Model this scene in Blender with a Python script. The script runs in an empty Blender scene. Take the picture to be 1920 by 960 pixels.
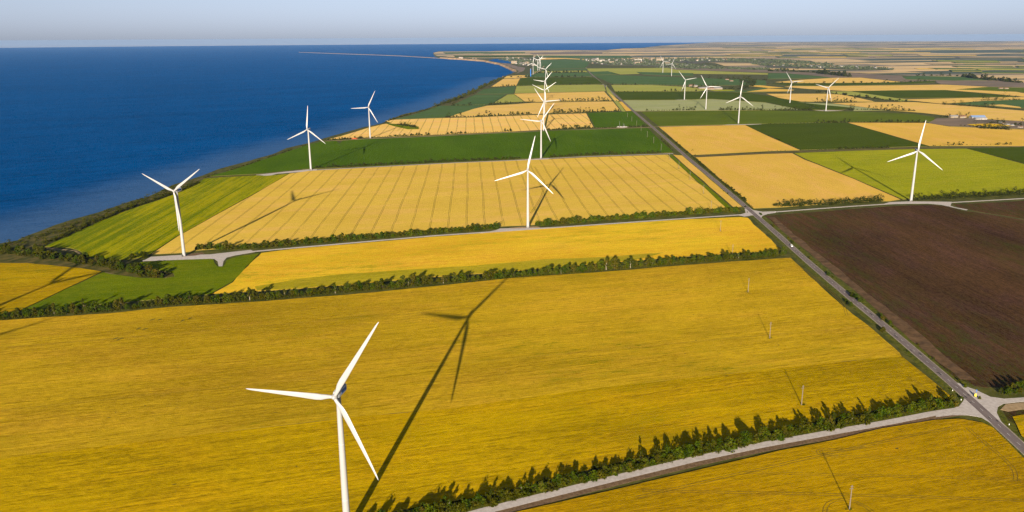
import bpy, math, random
from math import radians as R, sin, cos, pi, tan
from mathutils import Vector, Matrix, noise
from mathutils.geometry import tessellate_polygon

S = bpy.context.scene
COL = S.collection
# ------------------------------------------------------------------ camera
FPX, PITCH, ROLL, CAMH = 1505.0, 15.2251, -0.3609, 267.16
_p, _r = R(PITCH), R(ROLL)
cF = Vector((0, cos(_p), -sin(_p))); _U = Vector((0, sin(_p), cos(_p))); _X = Vector((1, 0, 0))
cR = cos(_r) * _X + sin(_r) * _U; cU = -sin(_r) * _X + cos(_r) * _U
cam_d = bpy.data.cameras.new("camera"); cam = bpy.data.objects.new("camera", cam_d); COL.objects.link(cam)
cam_d.sensor_fit = 'HORIZONTAL'; cam_d.sensor_width = 36.0; cam_d.lens = FPX / 1920 * 36
cam_d.clip_start = 1.0; cam_d.clip_end = 200000
M = Matrix((cR, cU, -cF)).transposed().to_4x4(); M.translation = (0, 0, CAMH)
cam.matrix_world = M
S.camera = cam

# ------------------------------------------------------------------ light
SKY_TINT = (.76, .875, 1.17, 1)
SAZ, SEL = 187.95, 13.04
W = bpy.data.worlds.new("World"); S.world = W; W.use_nodes = True
nt = W.node_tree; nt.nodes.clear()
sky = nt.nodes.new('ShaderNodeTexSky'); sky.sky_type = 'NISHITA'; sky.sun_disc = False
sky.sun_elevation = R(SEL); sky.sun_rotation = R(SAZ)
sky.altitude = 200; sky.air_density = 1.0; sky.dust_density = 0.6; sky.ozone_density = 4.0
bg = nt.nodes.new('ShaderNodeBackground'); bg.inputs['Strength'].default_value = 0.05
wo = nt.nodes.new('ShaderNodeOutputWorld')
bw = nt.nodes.new('ShaderNodeRGBToBW'); nt.links.new(sky.outputs[0], bw.inputs[0])
hz = nt.nodes.new('ShaderNodeMix'); hz.data_type = 'RGBA'; hz.blend_type = 'MULTIPLY'; hz.inputs['Factor'].default_value = 1
nt.links.new(bw.outputs[0], hz.inputs[6]); hz.inputs[7].default_value = SKY_TINT
dust = nt.nodes.new('ShaderNodeMix'); dust.data_type = 'RGBA'; dust.inputs['Factor'].default_value = .8     # dry dusty air: a greyer, lilac sky
nt.links.new(sky.outputs[0], dust.inputs[6]); nt.links.new(hz.outputs[2], dust.inputs[7])
nt.links.new(dust.outputs[2], bg.inputs[0]); nt.links.new(bg.outputs[0], wo.inputs[0])
sl = bpy.data.lights.new("sun", 'SUN'); sl.energy = 5.0; sl.angle = R(0.42); sl.color = (1.0, 0.86, 0.68)
so = bpy.data.objects.new("sun", sl); COL.objects.link(so)
sv = Vector((sin(R(SAZ)) * cos(R(SEL)), cos(R(SAZ)) * cos(R(SEL)), sin(R(SEL))))
so.rotation_euler = sv.to_track_quat('Z', 'Y').to_euler(); so.location = (0, -200, 600)
S.view_settings.view_transform = 'Standard'; S.view_settings.look = 'None'
S.view_settings.exposure = 1.55; S.view_settings.gamma = 1.0
S.render.engine = 'CYCLES'
S.cycles.volume_bounces = 0; S.cycles.max_bounces = 4; S.cycles.diffuse_bounces = 2
S.cycles.glossy_bounces = 2; S.cycles.transmission_bounces = 2
S.cycles.use_denoising = True; S.cycles.denoiser = 'OPENIMAGEDENOISE'; S.cycles.denoising_input_passes = 'RGB_ALBEDO_NORMAL'; S.cycles.denoising_prefilter = 'NONE'

# ------------------------------------------------------------------ helpers
def at(u, v, z=0.0):
    """point on the level z seen at photo pixel (u, v); used once to survey the land"""
    d = cF + (u - 960) / FPX * cR - (v - 480) / FPX * cU
    t = (z - CAMH) / d.z
    return Vector((d.x * t, d.y * t, z))

def tag(o, label=None, cat=None, group=None, kind=None):
    if label: o['label'] = label
    if cat: o['category'] = cat
    if group: o['group'] = group
    if kind: o['kind'] = kind
    return o

def mesh(name, V, F, mats, mi=None, smooth=False):
    me = bpy.data.meshes.new(name); me.from_pydata([tuple(v) for v in V], [], F)
    for m in (mats if isinstance(mats, list) else [mats]): me.materials.append(m)
    if mi: me.polygons.foreach_set('material_index', mi)
    if smooth: me.polygons.foreach_set('use_smooth', [True] * len(me.polygons))
    me.update(); return me

def obj(name, me, parent=None, loc=(0, 0, 0)):
    o = bpy.data.objects.new(name, me); COL.objects.link(o); o.parent = parent; o.location = loc; return o

def empty(name, loc=(0, 0, 0), rz=0.0):
    o = bpy.data.objects.new(name, None); COL.objects.link(o); o.location = loc; o.rotation_euler = (0, 0, rz)
    o.empty_display_size = 0.5; return o

def kids(o): return [c for c in KIDS.get(o.name, [])]
KIDS = {}
def part(name, me, parent, loc=(0, 0, 0)):
    o = obj(name, me, parent, loc); KIDS.setdefault(parent.name, []).append(o); return o
def copy_tree(o, parent=None):
    c = o.copy(); COL.objects.link(c); c.parent = parent
    for ch in KIDS.get(o.name, []):
        d = copy_tree(ch, c); KIDS.setdefault(c.name, []).append(d)
    return c

def struct(o): o['kind'] = 'structure'; return o

def area2(P): return sum(P[i][0] * P[(i + 1) % len(P)][1] - P[(i + 1) % len(P)][0] * P[i][1] for i in range(len(P)))

def slab(name, P, ztop, zbot, mat):
    """flat polygon with real thickness"""
    P = [Vector((p[0], p[1], 0)) for p in P]
    if area2(P) < 0: P = P[::-1]
    n = len(P); V = [(p.x, p.y, ztop) for p in P] + [(p.x, p.y, zbot) for p in P]
    F = []
    for t in tessellate_polygon([P]):
        a, b, c = t
        cr = (P[b] - P[a]).cross(P[c] - P[a]).z
        F.append((a, b, c) if cr > 0 else (a, c, b))
    for i in range(n):
        j = (i + 1) % n; F.append((i, i + n, j + n, j))
    nt_ = len(F) - n
    if ztop > .5 and 'stem_m' in globals(): return struct(obj(name, mesh(name, V, F, [mat, stem_m], [0] * nt_ + [1] * n)))
    return struct(obj(name, mesh(name, V, F, mat)))

def wobble(P, step, amp, seed=0):
    """subdivide the outline and make it slightly uneven"""
    out = []
    for i in range(len(P)):
        a, b = P[i], P[(i + 1) % len(P)]; L = (b - a).length; k = max(1, min(60, int(L / step)))
        for j in range(k):
            q = a.lerp(b, j / k)
            if j: 
                e = noise.noise(Vector((q.x * .03 + seed, q.y * .03, seed))) * amp
                nrm = Vector((-(b - a).y, (b - a).x, 0)).normalized(); q = q + nrm * e
            out.append(q)
    return out

ZL = [0.55]
def field(name, px, mat, h=None, wob=2.0):
    P = [at(*p) for p in px]
    far = max(p.y for p in P)
    if wob: P = wobble(P, 14 if far < 1500 else 60, wob, len(px) + px[0][0])
    ZL[0] += 0.012
    return slab(name, P, h if h is not None else ZL[0], -0.3, mat)

def resample(P, step):
    out = [P[0]]
    for a, b in zip(P[:-1], P[1:]):
        k = max(1, int((b - a).length / step))
        for j in range(1, k + 1): out.append(a.lerp(b, j / k))
    return out

def ribbon_pts(P, w0, w1=None):
    """left and right edge of a line of points, offsets in metres"""
    Lp, Rp = [], []
    for i, p in enumerate(P):
        d = (P[min(i + 1, len(P) - 1)] - P[max(i - 1, 0)]); d.z = 0; d.normalize(); n = Vector((-d.y, d.x, 0))
        Lp.append(p + n * w0); Rp.append(p + n * w1)
    return Lp, Rp

def ribbon(name, P, w0, w1, z, mat, thick=0.25):
    Lp, Rp = ribbon_pts(P, w0, w1); n = len(P)
    V = [(p.x, p.y, z) for p in Lp] + [(p.x, p.y, z) for p in Rp] + [(p.x, p.y, z - thick) for p in Lp] + [(p.x, p.y, z - thick) for p in Rp]
    F = []
    for i in range(n - 1):
        F += [(i + n, i + n + 1, i + 1, i), (i, i + 1, i + 1 + 2 * n, i + 2 * n), (i + n + 1, i + n, i + 3 * n, i + 3 * n + 1)]
    return struct(obj(name, mesh(name, V, F, mat)))

# ------------------------------------------------------------------ materials
def newmat(name):
    m = bpy.data.materials.new(name); m.use_nodes = True
    t = m.node_tree; b = t.nodes['Principled BSDF']
    b.inputs['Specular IOR Level'].default_value = 0.2; b.inputs['Roughness'].default_value = 0.8
    return m, t, b

class NT:
    def __init__(s, t): s.t = t
    def n(s, typ, **k):
        nd = s.t.nodes.new(typ)
        for a, v in k.items(): setattr(nd, a, v)
        return nd
    def l(s, a, b): s.t.links.new(a, b)
    def val(s, sock, v):
        if isinstance(v, bpy.types.NodeSocket): s.l(v, sock)
        else: sock.default_value = v
    def math(s, op, a, b=0.0, c=0.0, clamp=False):
        nd = s.n('ShaderNodeMath', operation=op); nd.use_clamp = clamp
        s.val(nd.inputs[0], a); s.val(nd.inputs[1], b); s.val(nd.inputs[2], c); return nd.outputs[0]
    def mix(s, f, a, b):
        nd = s.n('ShaderNodeMix', data_type='RGBA')
        s.val(nd.inputs['Factor'], f)
        for i, v in ((6, a), (7, b)):
            if isinstance(v, bpy.types.NodeSocket): s.l(v, nd.inputs[i])
            else: nd.inputs[i].default_value = (*v, 1)
        return nd.outputs[2]
    def map(s, rot=0.0, scale=(1, 1, 1), loc=(0, 0, 0)):
        if not hasattr(s, 'co'): s.co = s.n('ShaderNodeTexCoord').outputs['Object']
        a = s.n('ShaderNodeMapping'); a.inputs['Rotation'].default_value = (0, 0, rot)
        s.l(s.co, a.inputs[0])
        b = s.n('ShaderNodeMapping'); b.inputs['Scale'].default_value = scale; b.inputs['Location'].default_value = loc
        s.l(a.outputs[0], b.inputs[0]); return b.outputs[0]
    def noise(s, vec, scale, detail=3, rough=.55):
        nd = s.n('ShaderNodeTexNoise'); nd.inputs['Scale'].default_value = scale
        nd.inputs['Detail'].default_value = detail; nd.inputs['Roughness'].default_value = rough
        s.l(vec, nd.inputs['Vector']); return nd.outputs[0]
    def ramp(s, f, lo, hi):
        nd = s.n('ShaderNodeMapRange', interpolation_type='SMOOTHSTEP'); nd.inputs['From Min'].default_value = lo; nd.inputs['From Max'].default_value = hi
        s.l(f, nd.inputs[0]); return nd.outputs[0]

ROWS = -R(15)      # turns the cross direction of the fields (15 deg above x) onto the x axis
LONG = R(90 - 2.9) - pi    # turns the direction of the main road onto the x axis
_a = at(240, 484); _b = at(472, 341); LIME_ROT = -math.atan2(_b.y - _a.y, _b.x - _a.x)
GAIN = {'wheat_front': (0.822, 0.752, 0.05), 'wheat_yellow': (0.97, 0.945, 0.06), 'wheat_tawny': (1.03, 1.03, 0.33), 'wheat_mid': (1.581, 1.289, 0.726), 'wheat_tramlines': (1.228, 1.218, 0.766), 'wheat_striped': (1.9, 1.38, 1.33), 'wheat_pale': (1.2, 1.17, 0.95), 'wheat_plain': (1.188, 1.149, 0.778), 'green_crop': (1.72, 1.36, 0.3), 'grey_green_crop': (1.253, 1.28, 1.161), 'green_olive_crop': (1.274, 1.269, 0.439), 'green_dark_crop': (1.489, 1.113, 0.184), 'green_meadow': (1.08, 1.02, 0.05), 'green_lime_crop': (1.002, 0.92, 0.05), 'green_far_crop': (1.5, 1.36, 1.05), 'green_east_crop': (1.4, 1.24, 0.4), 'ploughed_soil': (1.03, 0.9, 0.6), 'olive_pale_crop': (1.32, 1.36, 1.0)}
def crop(name, c1, c2, cp, rot=ROWS, patch=.5, streak=1.0, tram=None, tramc=None, fine=1.0, bump=.6, seed=0.0, soft=.06, rows=0.0):
    """growing crop: drill rows along local x, ripening patches, fine mottling, optional tractor tramlines"""
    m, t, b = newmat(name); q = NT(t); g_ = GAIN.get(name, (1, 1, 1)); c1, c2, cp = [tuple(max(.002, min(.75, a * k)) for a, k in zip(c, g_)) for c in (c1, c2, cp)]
    st = q.noise(q.map(rot, (.012, .35, 1), (seed, seed, 0)), 1.0, 5, .65)     # long streaks of the drill
    st2 = q.noise(q.map(rot, (.05, 1.3, 1), (seed + 9, seed, 0)), 1.0, 3, .6)
    big = q.noise(q.map(rot, (.004, .009, 1), (seed, seed + 5, 0)), 1.0, 4, .6)
    md = q.noise(q.map(rot, (.02, .07, 1), (seed + 3, seed, 0)), 1.0, 6, .7)
    fi = q.noise(q.map(rot, (.16, .45, 1), (seed, 2, 0)), 1.0, 5, .75)
    f = q.math('ADD', q.math('MULTIPLY', q.math('SUBTRACT', st, .5), 1.5 * streak), q.math('MULTIPLY', q.math('SUBTRACT', st2, .5), 1.6 * streak))
    f = q.math('ADD', f, q.math('MULTIPLY', q.math('SUBTRACT', big, .5), 1.7))
    f = q.math('ADD', f, q.math('MULTIPLY', q.math('SUBTRACT', fi, .5), 2.8 * fine))
    if rows:
        rw = q.noise(q.map(rot, (.0025, .11, 1), (seed, 8, 0)), 1.0, 4, .8)
        f = q.math('ADD', f, q.math('MULTIPLY', q.math('SUBTRACT', rw, .5), 5.0 * rows))
    f = q.math('ADD', f, .5, clamp=True)
    col = q.mix(f, c1, c2)
    pm = q.math('ADD', q.math('MULTIPLY', md, .5), q.math('MULTIPLY', fi, .5))
    pm = q.ramp(pm, .60 - .14 * patch, .74 - .13 * patch)
    pm = q.math('MULTIPLY', pm, q.ramp(q.noise(q.map(rot, (.003, .006, 1), (7 + seed, 3, 0)), 1.0, 3), .36, .62))
    pm = q.math('MULTIPLY', pm, min(1, patch * 1.4))
    col = q.mix(pm, col, cp)
    if tram:
        per, ang, gap, wid, ph = tram
        sp = q.n('ShaderNodeSeparateXYZ'); q.l(q.map(ang), sp.inputs[0])
        wv = q.math('MULTIPLY', q.math('SUBTRACT', q.noise(q.map(ang, (.006, .01, 1)), 1.0, 3), .5), 5.0)
        y = q.math('ADD', q.math('ADD', sp.outputs[1], ph), wv)
        fr = q.math('MULTIPLY', q.math('FRACT', q.math('DIVIDE', y, per)), per)
        d = q.math('ABSOLUTE', q.math('SUBTRACT', q.math('ABSOLUTE', q.math('SUBTRACT', fr, per / 2)), gap))
        ln = q.math('SUBTRACT', 1.0, q.ramp(d, wid * .4, wid))
        ln = q.math('MULTIPLY', ln, q.ramp(q.noise(q.map(ang, (.03, .3, 1), (4, 1, 0)), 1.0, 4), .25, .5))
        col = q.mix(q.math('MULTIPLY', ln, .8), col, tramc)
    q.l(col, b.inputs['Base Color'])
    # second hue: paler or redder drifts a few tens of metres wide
    dr = q.ramp(q.noise(q.map(rot, (.010, .028, 1), (seed + 21, 4, 0)), 1.0, 5, .7), .44, .66)
    hs = q.n('ShaderNodeMix', data_type='RGBA', blend_type='MULTIPLY'); hs.inputs['Factor'].default_value = 1; q.l(col, hs.inputs[6])
    q.l(q.mix(dr, (.975, 1.0, .95), (1.035, 1.0, 1.4)), hs.inputs[7]); q.l(hs.outputs[2], b.inputs['Base Color'])
    # small dark flecks where the crop is lodged or weedy
    fk = q.ramp(q.noise(q.map(rot, (.11, .30, 1), (seed + 33, 1, 0)), 1.0, 3, .6), .66, .74)
    q.l(q.mix(q.math('MULTIPLY', fk, .45), hs.outputs[2], cp), b.inputs['Base Color'])
    bp = q.n('ShaderNodeBump'); bp.inputs['Strength'].default_value = bump; bp.inputs['Distance'].default_value = .5
    hh = q.math('ADD', q.noise(q.map(rot, (.5, 1.6, 1)), 1.0, 4, .7), q.math('MULTIPLY', st, 1.2))
    q.l(hh, bp.inputs['Height']); q.l(bp.outputs[0], b.inputs['Normal'])
    b.inputs['Roughness'].default_value = .9; b.inputs['Specular IOR Level'].default_value = 0
    return m

def simple(name, c1, c2, scale=.2, rough=.85, stretch=(1, 1, 1), rot=0, bump=0, lo=.3, hi=.7, spec=.05):
    m, t, b = newmat(name); q = NT(t)
    v = q.map(rot, stretch); f = q.ramp(q.noise(v, scale, 6, .65), lo, hi)
    q.l(q.mix(f, c1, c2), b.inputs['Base Color']); b.inputs['Roughness'].default_value = rough
    b.inputs['Specular IOR Level'].default_value = spec
    if bump:
        bp = q.n('ShaderNodeBump'); bp.inputs['Strength'].default_value = bump; bp.inputs['Distance'].default_value = .3
        q.l(q.noise(v, scale * 4, 4), bp.inputs['Height']); q.l(bp.outputs[0], b.inputs['Normal'])
    return m

def leafmat(name, cols, hue=.5):
    m, t, b = newmat(name); q = NT(t)
    oi = q.n('ShaderNodeObjectInfo'); cr = q.n('ShaderNodeValToRGB'); cr.color_ramp.interpolation = 'LINEAR'
    e = cr.color_ramp.elements
    while len(e) < len(cols): e.new(.5)
    for i, c in enumerate(cols): e[i].position = i / (len(cols) - 1); e[i].color = (*c, 1)
    geo = q.n('ShaderNodeNewGeometry')
    nz = q.n('ShaderNodeTexNoise'); nz.inputs['Scale'].default_value = .22; nz.inputs['Detail'].default_value = 3; q.l(geo.outputs['Position'], nz.inputs['Vector'])
    f = q.math('ADD', q.math('MULTIPLY', oi.outputs['Random'], 1 - hue), q.math('MULTIPLY', q.math('ADD', q.math('MULTIPLY', q.math('SUBTRACT', nz.outputs[0], .5), 2.4), .5), hue), clamp=True)
    q.l(f, cr.inputs[0]); 
    rnd = q.math('ADD', .65, q.math('MULTIPLY', geo.outputs['Random Per Island'], .8))
    mx = q.n('ShaderNodeMix', data_type='RGBA', blend_type='MULTIPLY'); mx.inputs['Factor'].default_value = 1
    q.l(cr.outputs[0], mx.inputs[6])
    cb = q.n('ShaderNodeCombineColor'); [q.l(rnd, cb.inputs[i]) for i in range(3)]; q.l(cb.outputs[0], mx.inputs[7])
    q.l(mx.outputs[2], b.inputs['Base Color']); b.inputs['Roughness'].default_value = .8; b.inputs['Specular IOR Level'].default_value = 0
    return m

WY = dict()
# near yellow crop, tan wheat, green fields (real surface colours)
wheat_low = crop('wheat_yellow', (.25, .165, .006), (.55, .36, .014), (.15, .145, .006), patch=.85, seed=1)
wheat_up = crop('wheat_tawny', (.27, .17, .016), (.54, .345, .038), (.17, .15, .010), patch=.7, seed=4)
wheat_front = crop('wheat_front', (.27, .175, .005), (.54, .35, .012), (.16, .15, .006), patch=.5, seed=8)
wheat_mid = crop('wheat_mid', (.36, .24, .022), (.59, .39, .034), (.22, .22, .012), patch=.9, seed=12, streak=.8)
TR = (27.2, LONG, 1.0, .5, 6.0)
wheat_tan = crop('wheat_tramlines', (.45, .295, .062), (.56, .375, .095), (.42, .31, .05), patch=.4, seed=15, streak=.5, tram=TR, tramc=(.10, .085, .014))
wheat_tan2 = crop('wheat_plain', (.48, .305, .065), (.58, .375, .10), (.42, .31, .06), patch=.4, seed=19, streak=.45, rot=LONG)
wheat_stripe = crop('wheat_striped', (.48, .31, .075), (.58, .385, .11), (.40, .30, .06), patch=.3, seed=21, streak=.4, tram=(27.2, LONG, .9, 1.1, 0), tramc=(.33, .235, .06))
wheat_pale = crop('wheat_pale', (.49, .32, .085), (.59, .40, .13), (.42, .32, .07), patch=.3, seed=23, streak=.4)
green_deep = crop('green_crop', (.026, .066, .008), (.044, .10, .012), (.055, .10, .015), patch=.4, seed=31, streak=.7, rot=LONG)
green_dark = crop('green_dark_crop', (.030, .060, .016), (.044, .082, .020), (.06, .09, .02), patch=.4, seed=33, streak=.5)
green_olive = crop('green_olive_crop', (.060, .083, .016), (.085, .112, .022), (.09, .11, .02), patch=.4, seed=35, streak=.5)
green_far = crop('green_far_crop', (.036, .075, .030), (.058, .105, .040), (.08, .11, .04), patch=.4, seed=36, streak=.5)
green_lime = crop('green_lime_crop', (.12, .17, .010), (.31, .31, .024), (.12, .16, .012), patch=.7, seed=37, streak=1.0, rot=LIME_ROT, rows=.9)
green_east = crop('green_east_crop', (.165, .20, .018), (.25, .27, .028), (.13, .17, .02), patch=.7, seed=39, streak=.8, rows=.45)
green_grass = crop('green_meadow', (.07, .115, .007), (.14, .18, .012), (.17, .17, .012), patch=.6, seed=41, streak=.8, rows=.25)
olive_pale = crop('olive_pale_crop', (.19, .20, .05), (.26, .25, .07), (.22, .2, .07), patch=.4, seed=43, streak=.5)
grey_green = crop('grey_green_crop', (.21, .225, .10), (.27, .275, .13), (.25, .24, .12), patch=.4, seed=45, streak=.5)
soil = crop('ploughed_soil', (.036, .022, .016), (.105, .062, .040), (.046, .060, .014), rot=LONG, patch=1.0, seed=47, streak=.8, bump=.8, rows=.15)
soil_edge = simple('soil_light', (.06, .037, .018), (.15, .088, .042), .10, stretch=(1, 1, 1), bump=.4)
heath = simple('heathland', (.12, .10, .07), (.22, .16, .11), .01, stretch=(.4, 1, 1), rot=ROWS)
stem_m = simple('crop_stems', (.05, .045, .010), (.10, .085, .02), 1.2)
grass = simple('verge_grass', (.035, .050, .004), (.12, .115, .012), .25, bump=.5)
ground_m = simple('ground_mix', (.035, .045, .006), (.10, .095, .02), .06)
coast_m = simple('coastal_grass', (.035, .045, .006), (.13, .10, .03), .045, bump=.5, stretch=(1, 2, 1), rot=R(-60), lo=.35, hi=.68)
gravel = simple('pale_gravel', (.36, .32, .29), (.50, .46, .43), .35, bump=.3, lo=.25, hi=.75)
asphalt = simple('old_asphalt', (.115, .092, .088), (.20, .165, .155), .25, stretch=(.12, 1, 1), rot=LONG, bump=.2, lo=.2, hi=.8)
patch_m = simple('asphalt_repair', (.05, .045, .045), (.08, .072, .07), .8)
brown_bank = simple('earth_bank', (.10, .062, .034), (.19, .125, .07), .4, bump=.6)
dirt = simple('dirt_track', (.24, .17, .09), (.36, .26, .15), .3)
track_m = simple('wheel_track', (.13, .085, .006), (.22, .145, .012), .3)
sand = simple('beach_sand', (.13, .11, .09), (.24, .18, .13), .02)
cliff_m = simple('cliff_clay', (.16, .11, .06), (.30, .20, .11), .08, bump=.6)
white_line = simple('road_paint', (.55, .55, .52), (.75, .75, .72), 1.0)
tower_w = simple('tower_paint', (.23, .23, .225), (.27, .27, .265), .06, rough=.4, spec=.5, stretch=(1, 1, .3))
blade_w = simple('blade_paint', (.23, .23, .23), (.27, .27, .27), .1, rough=.35, spec=.5)
nac_w = simple('nacelle_paint', (.34, .36, .38), (.38, .40, .42), .5, rough=.4, spec=.5)
blue_p = simple('blue_paint', (.02, .10, .34), (.03, .13, .40), .5, rough=.4)
grey_m = simple('grey_metal', (.10, .10, .10), (.16, .16, .16), 1.0, rough=.5)
conc = simple('concrete', (.10, .082, .062), (.15, .125, .10), 1.5)
dark_m = simple('dark_glass', (.015, .018, .02), (.03, .033, .036), 1.0, rough=.15, spec=.5)
yellow_p = simple('yellow_paint', (.70, .52, .05), (.78, .6, .08), 1.0, rough=.5)
car_w = simple('white_car_paint', (.75, .75, .74), (.8, .8, .8), 1.0, rough=.3, spec=.5)
car_r = simple('dark_car_paint', (.07, .02, .02), (.09, .03, .03), 1.0, rough=.3, spec=.5)
rubber = simple('rubber', (.02, .02, .02), (.03, .03, .03), 1.0)
wall_c = simple('house_wall', (.16, .14, .12), (.36, .33, .29), .02)
wall_t = simple('tan_wall', (.15, .12, .08), (.22, .18, .13), .02)
roof_r = simple('roof_tile', (.11, .055, .035), (.17, .10, .07), .03)
roof_g = simple('roof_grey', (.12, .12, .125), (.20, .20, .20), .03)
roof_b = simple('roof_blue', (.10, .16, .28), (.14, .20, .32), .03)
red_soil = simple('red_earth', (.28, .06, .02), (.38, .10, .04), .3)
bark = simple('bark', (.09, .065, .045), (.16, .12, .085), .8)
bark_pale = simple('bark_pale', (.26, .22, .16), (.36, .31, .24), .8)
leaf_a = leafmat('leaves_hedge', [(.012, .017, .0012), (.022, .027, .0015), (.036, .035, .002), (.055, .040, .006)], .55)
leaf_b = leafmat('leaves_fresh', [(.010, .020, .001), (.020, .033, .0015), (.036, .045, .002), (.050, .040, .006)], .6)
leaf_far = leafmat('leaves_far', [(.012, .016, .002), (.020, .024, .003), (.030, .029, .004)], 1.0)

# ------------------------------------------------------------------ sea, land, coast
shore_px = [(-260, 560), (-120, 500), (0, 457), (33, 451.7), (50, 443), (80, 431.7), (96.7, 423), (133, 411.7), (166.7, 403), (187, 398), (213, 388), (247, 376.7),
 (273, 370), (300, 358), (323, 346.7), (353, 336.7), (380, 328), (413, 316.7), (443, 308), (467, 301.7), (480, 297.5), (512, 288.8), (537.5, 277.5), (580, 267.5),
 (605, 260), (640, 250), (680, 238.8), (715, 231), (732.5, 222.5), (752.5, 215), (780, 209), (805, 202.5), (822.5, 195), (845, 187.5), (870, 178.8), (890, 168.8),
 (910, 158.8), (930, 148.8), (946.7, 141.7), (960, 137.5), (970, 133.3), (966.7, 130.8), (956.7, 126.7), (946.7, 122.5), (936.7, 118.3), (923, 115.8), (906.7, 112.5),
 (883, 110.8), (866.7, 109.6), (841.7, 108.3), (825, 107)]
shore = resample([at(*p) for p in shore_px], 60)
rg = random.Random(3)
for i in range(1, len(shore) - 1):
    p = shore[i]; a = 7 if p.y < 4000 else 25
    shore[i] = p + Vector((noise.noise(p * .02) * a, noise.noise(p * .02 + Vector((9, 9, 9))) * a, 0))
far_px = [(815, 103.5), (812, 99), (823, 96), (917, 96), (930, 95), (960, 95), (1060, 93.8), (1135, 93.8), (1165, 91), (1200, 89.5), (1222, 87.5), (1236, 85.6)]
farp = [at(*p) for p in far_px] + [Vector((9500, 38800, 0)), Vector((18500, 35500, 0)), Vector((27000, 29300, 0)), Vector((36000, 15000, 0)), Vector((6000, -600, 0)), Vector((-900, -600, 0)), Vector((-1000, 250, 0))]
slab('ground', shore + farp, 0.0, -26.0, ground_m)
# cliff face below the edge of the land
out = []
for i, p in enumerate(shore):
    d = shore[min(i + 1, len(shore) - 1)] - shore[max(i - 1, 0)]; d.normalize(); out.append(p + Vector((-d.y, d.x, 0)) * (6 + 5 * noise.noise(p * .03)))
n = len(shore)
V = [(p.x, p.y, -.2) for p in shore] + [(p.x, p.y, -20.5) for p in out]
struct(obj('cliff', mesh('cliff', V, [(i, i + 1, i + 1 + n, i + n) for i in range(n - 1)], cliff_m)))
# the thin spit of sand that runs out to the left
sp = [(825, 107.2), (755, 103.2), (705, 101.3), (630, 98.95), (560, 96.4), (630, 98.6), (705, 100.9), (755, 102.8), (815, 106)]
slab('sand_spit', [at(*p) for p in sp], -14, -22, sand)

def sea_mat():
    m, t, b = newmat('sea_water'); q = NT(t)
    att = q.n('ShaderNodeAttribute'); att.attribute_name = 'shore'
    big = q.noise(q.map(R(-35), (.0012, .004, 1)), 1.0, 5, .6)
    md = q.noise(q.map(R(-35), (.012, .045, 1)), 1.0, 6, .7)
    f = q.ramp(q.math('ADD', q.math('MULTIPLY', big, .4), q.math('MULTIPLY', md, .6)), .38, .62)
    col = q.mix(f, (.0001, .023, .078), (.0002, .055, .185))
    sh = q.ramp(q.math('ADD', att.outputs['Fac'], q.math('MULTIPLY', q.math('SUBTRACT', md, .5), .55)), .35, 1.1)
    col = q.mix(q.math('MULTIPLY', sh, .85), col, (.055, .105, .19))
    wc = q.noise(q.map(R(-35), (.05, .12, 1)), 1.0, 6, .75)
    col = q.mix(q.math('MULTIPLY', q.ramp(wc, .72, .80), .35), col, (.2, .25, .32))
    bp = q.n('ShaderNodeBump'); bp.inputs['Strength'].default_value = 1.0; bp.inputs['Distance'].default_value = 2.6
    h = q.math('ADD', q.noise(q.map(R(-35), (.03, .09, 1)), 1.0, 6, .65), q.math('MULTIPLY', q.noise(q.map(R(-20), (.15, .4, 1)), 1.0, 4), .3))
    q.l(h, bp.inputs['Height'])
    df = q.n('ShaderNodeBsdfDiffuse'); q.l(col, df.inputs['Color']); q.l(bp.outputs[0], df.inputs['Normal'])
    gl = q.n('ShaderNodeBsdfGlossy'); gl.inputs['Color'].default_value = (.0, .32, .88, 1); gl.inputs['Roughness'].default_value = .4; q.l(bp.outputs[0], gl.inputs['Normal'])
    ms = q.n('ShaderNodeMixShader'); fr = q.n('ShaderNodeLayerWeight'); fr.inputs['Blend'].default_value = .25; q.l(bp.outputs[0], fr.inputs['Normal'])
    q.l(q.math('ADD', .04, q.math('MULTIPLY', q.math('POWER', fr.outputs['Facing'], 3.0), .55)), ms.inputs[0]); q.l(df.outputs[0], ms.inputs[1]); q.l(gl.outputs[0], ms.inputs[2])
    q.l(ms.outputs[0], [n_ for n_ in t.nodes if n_.type == 'OUTPUT_MATERIAL'][0].inputs['Surface']); t.nodes.remove(b)
    return m
sea = sea_mat()
V = [(0, 0, -20)]; F = []
for i in range(97):
    a = 2 * pi * i / 96; V.append((41000 * sin(a), 41000 * cos(a), -20))
for i in range(1, 97): F.append((0, i + 1, i))
struct(obj('sea', mesh('sea', V, F, sea)))
# shallow water following the shore, lighter close in
offs = [(-12, 1.0), (90, 1.0), (150, .85), (230, .55), (330, .25), (470, 0.0)]
sm = [p for p in shore if p.y < 6200]
nr = []
for i, p in enumerate(sm):
    d = sm[min(i + 6, len(sm) - 1)] - sm[max(i - 6, 0)]; d.z = 0; d.normalize(); nr.append(Vector((-d.y, d.x, 0)))
V = []; A = []; F = []; k = len(offs)
for i, p in enumerate(sm):
    for o_, a in offs:
        e = p + nr[i] * o_; V.append((e.x, e.y, -19.75)); A.append(a)
for i in range(len(sm) - 1):
    for j in range(k - 1):
        a = i * k + j; F.append((a, a + k, a + k + 1, a + 1))
me = mesh('shallow_water', V, F, sea); at_ = me.attributes.new('shore', 'FLOAT', 'POINT'); at_.data.foreach_set('value', A)
struct(obj('shallow_water', me))
# lagoon behind the beach of the far town, and the pale estuary
lag = [at(*p) for p in [(915, 113.3), (927, 110.8), (947, 110.8), (967, 113.3), (968, 117.5), (960, 119), (943, 118.3), (931, 116.7), (923, 115)]]
slab('lagoon', lag, .3, -2, sea)

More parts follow.
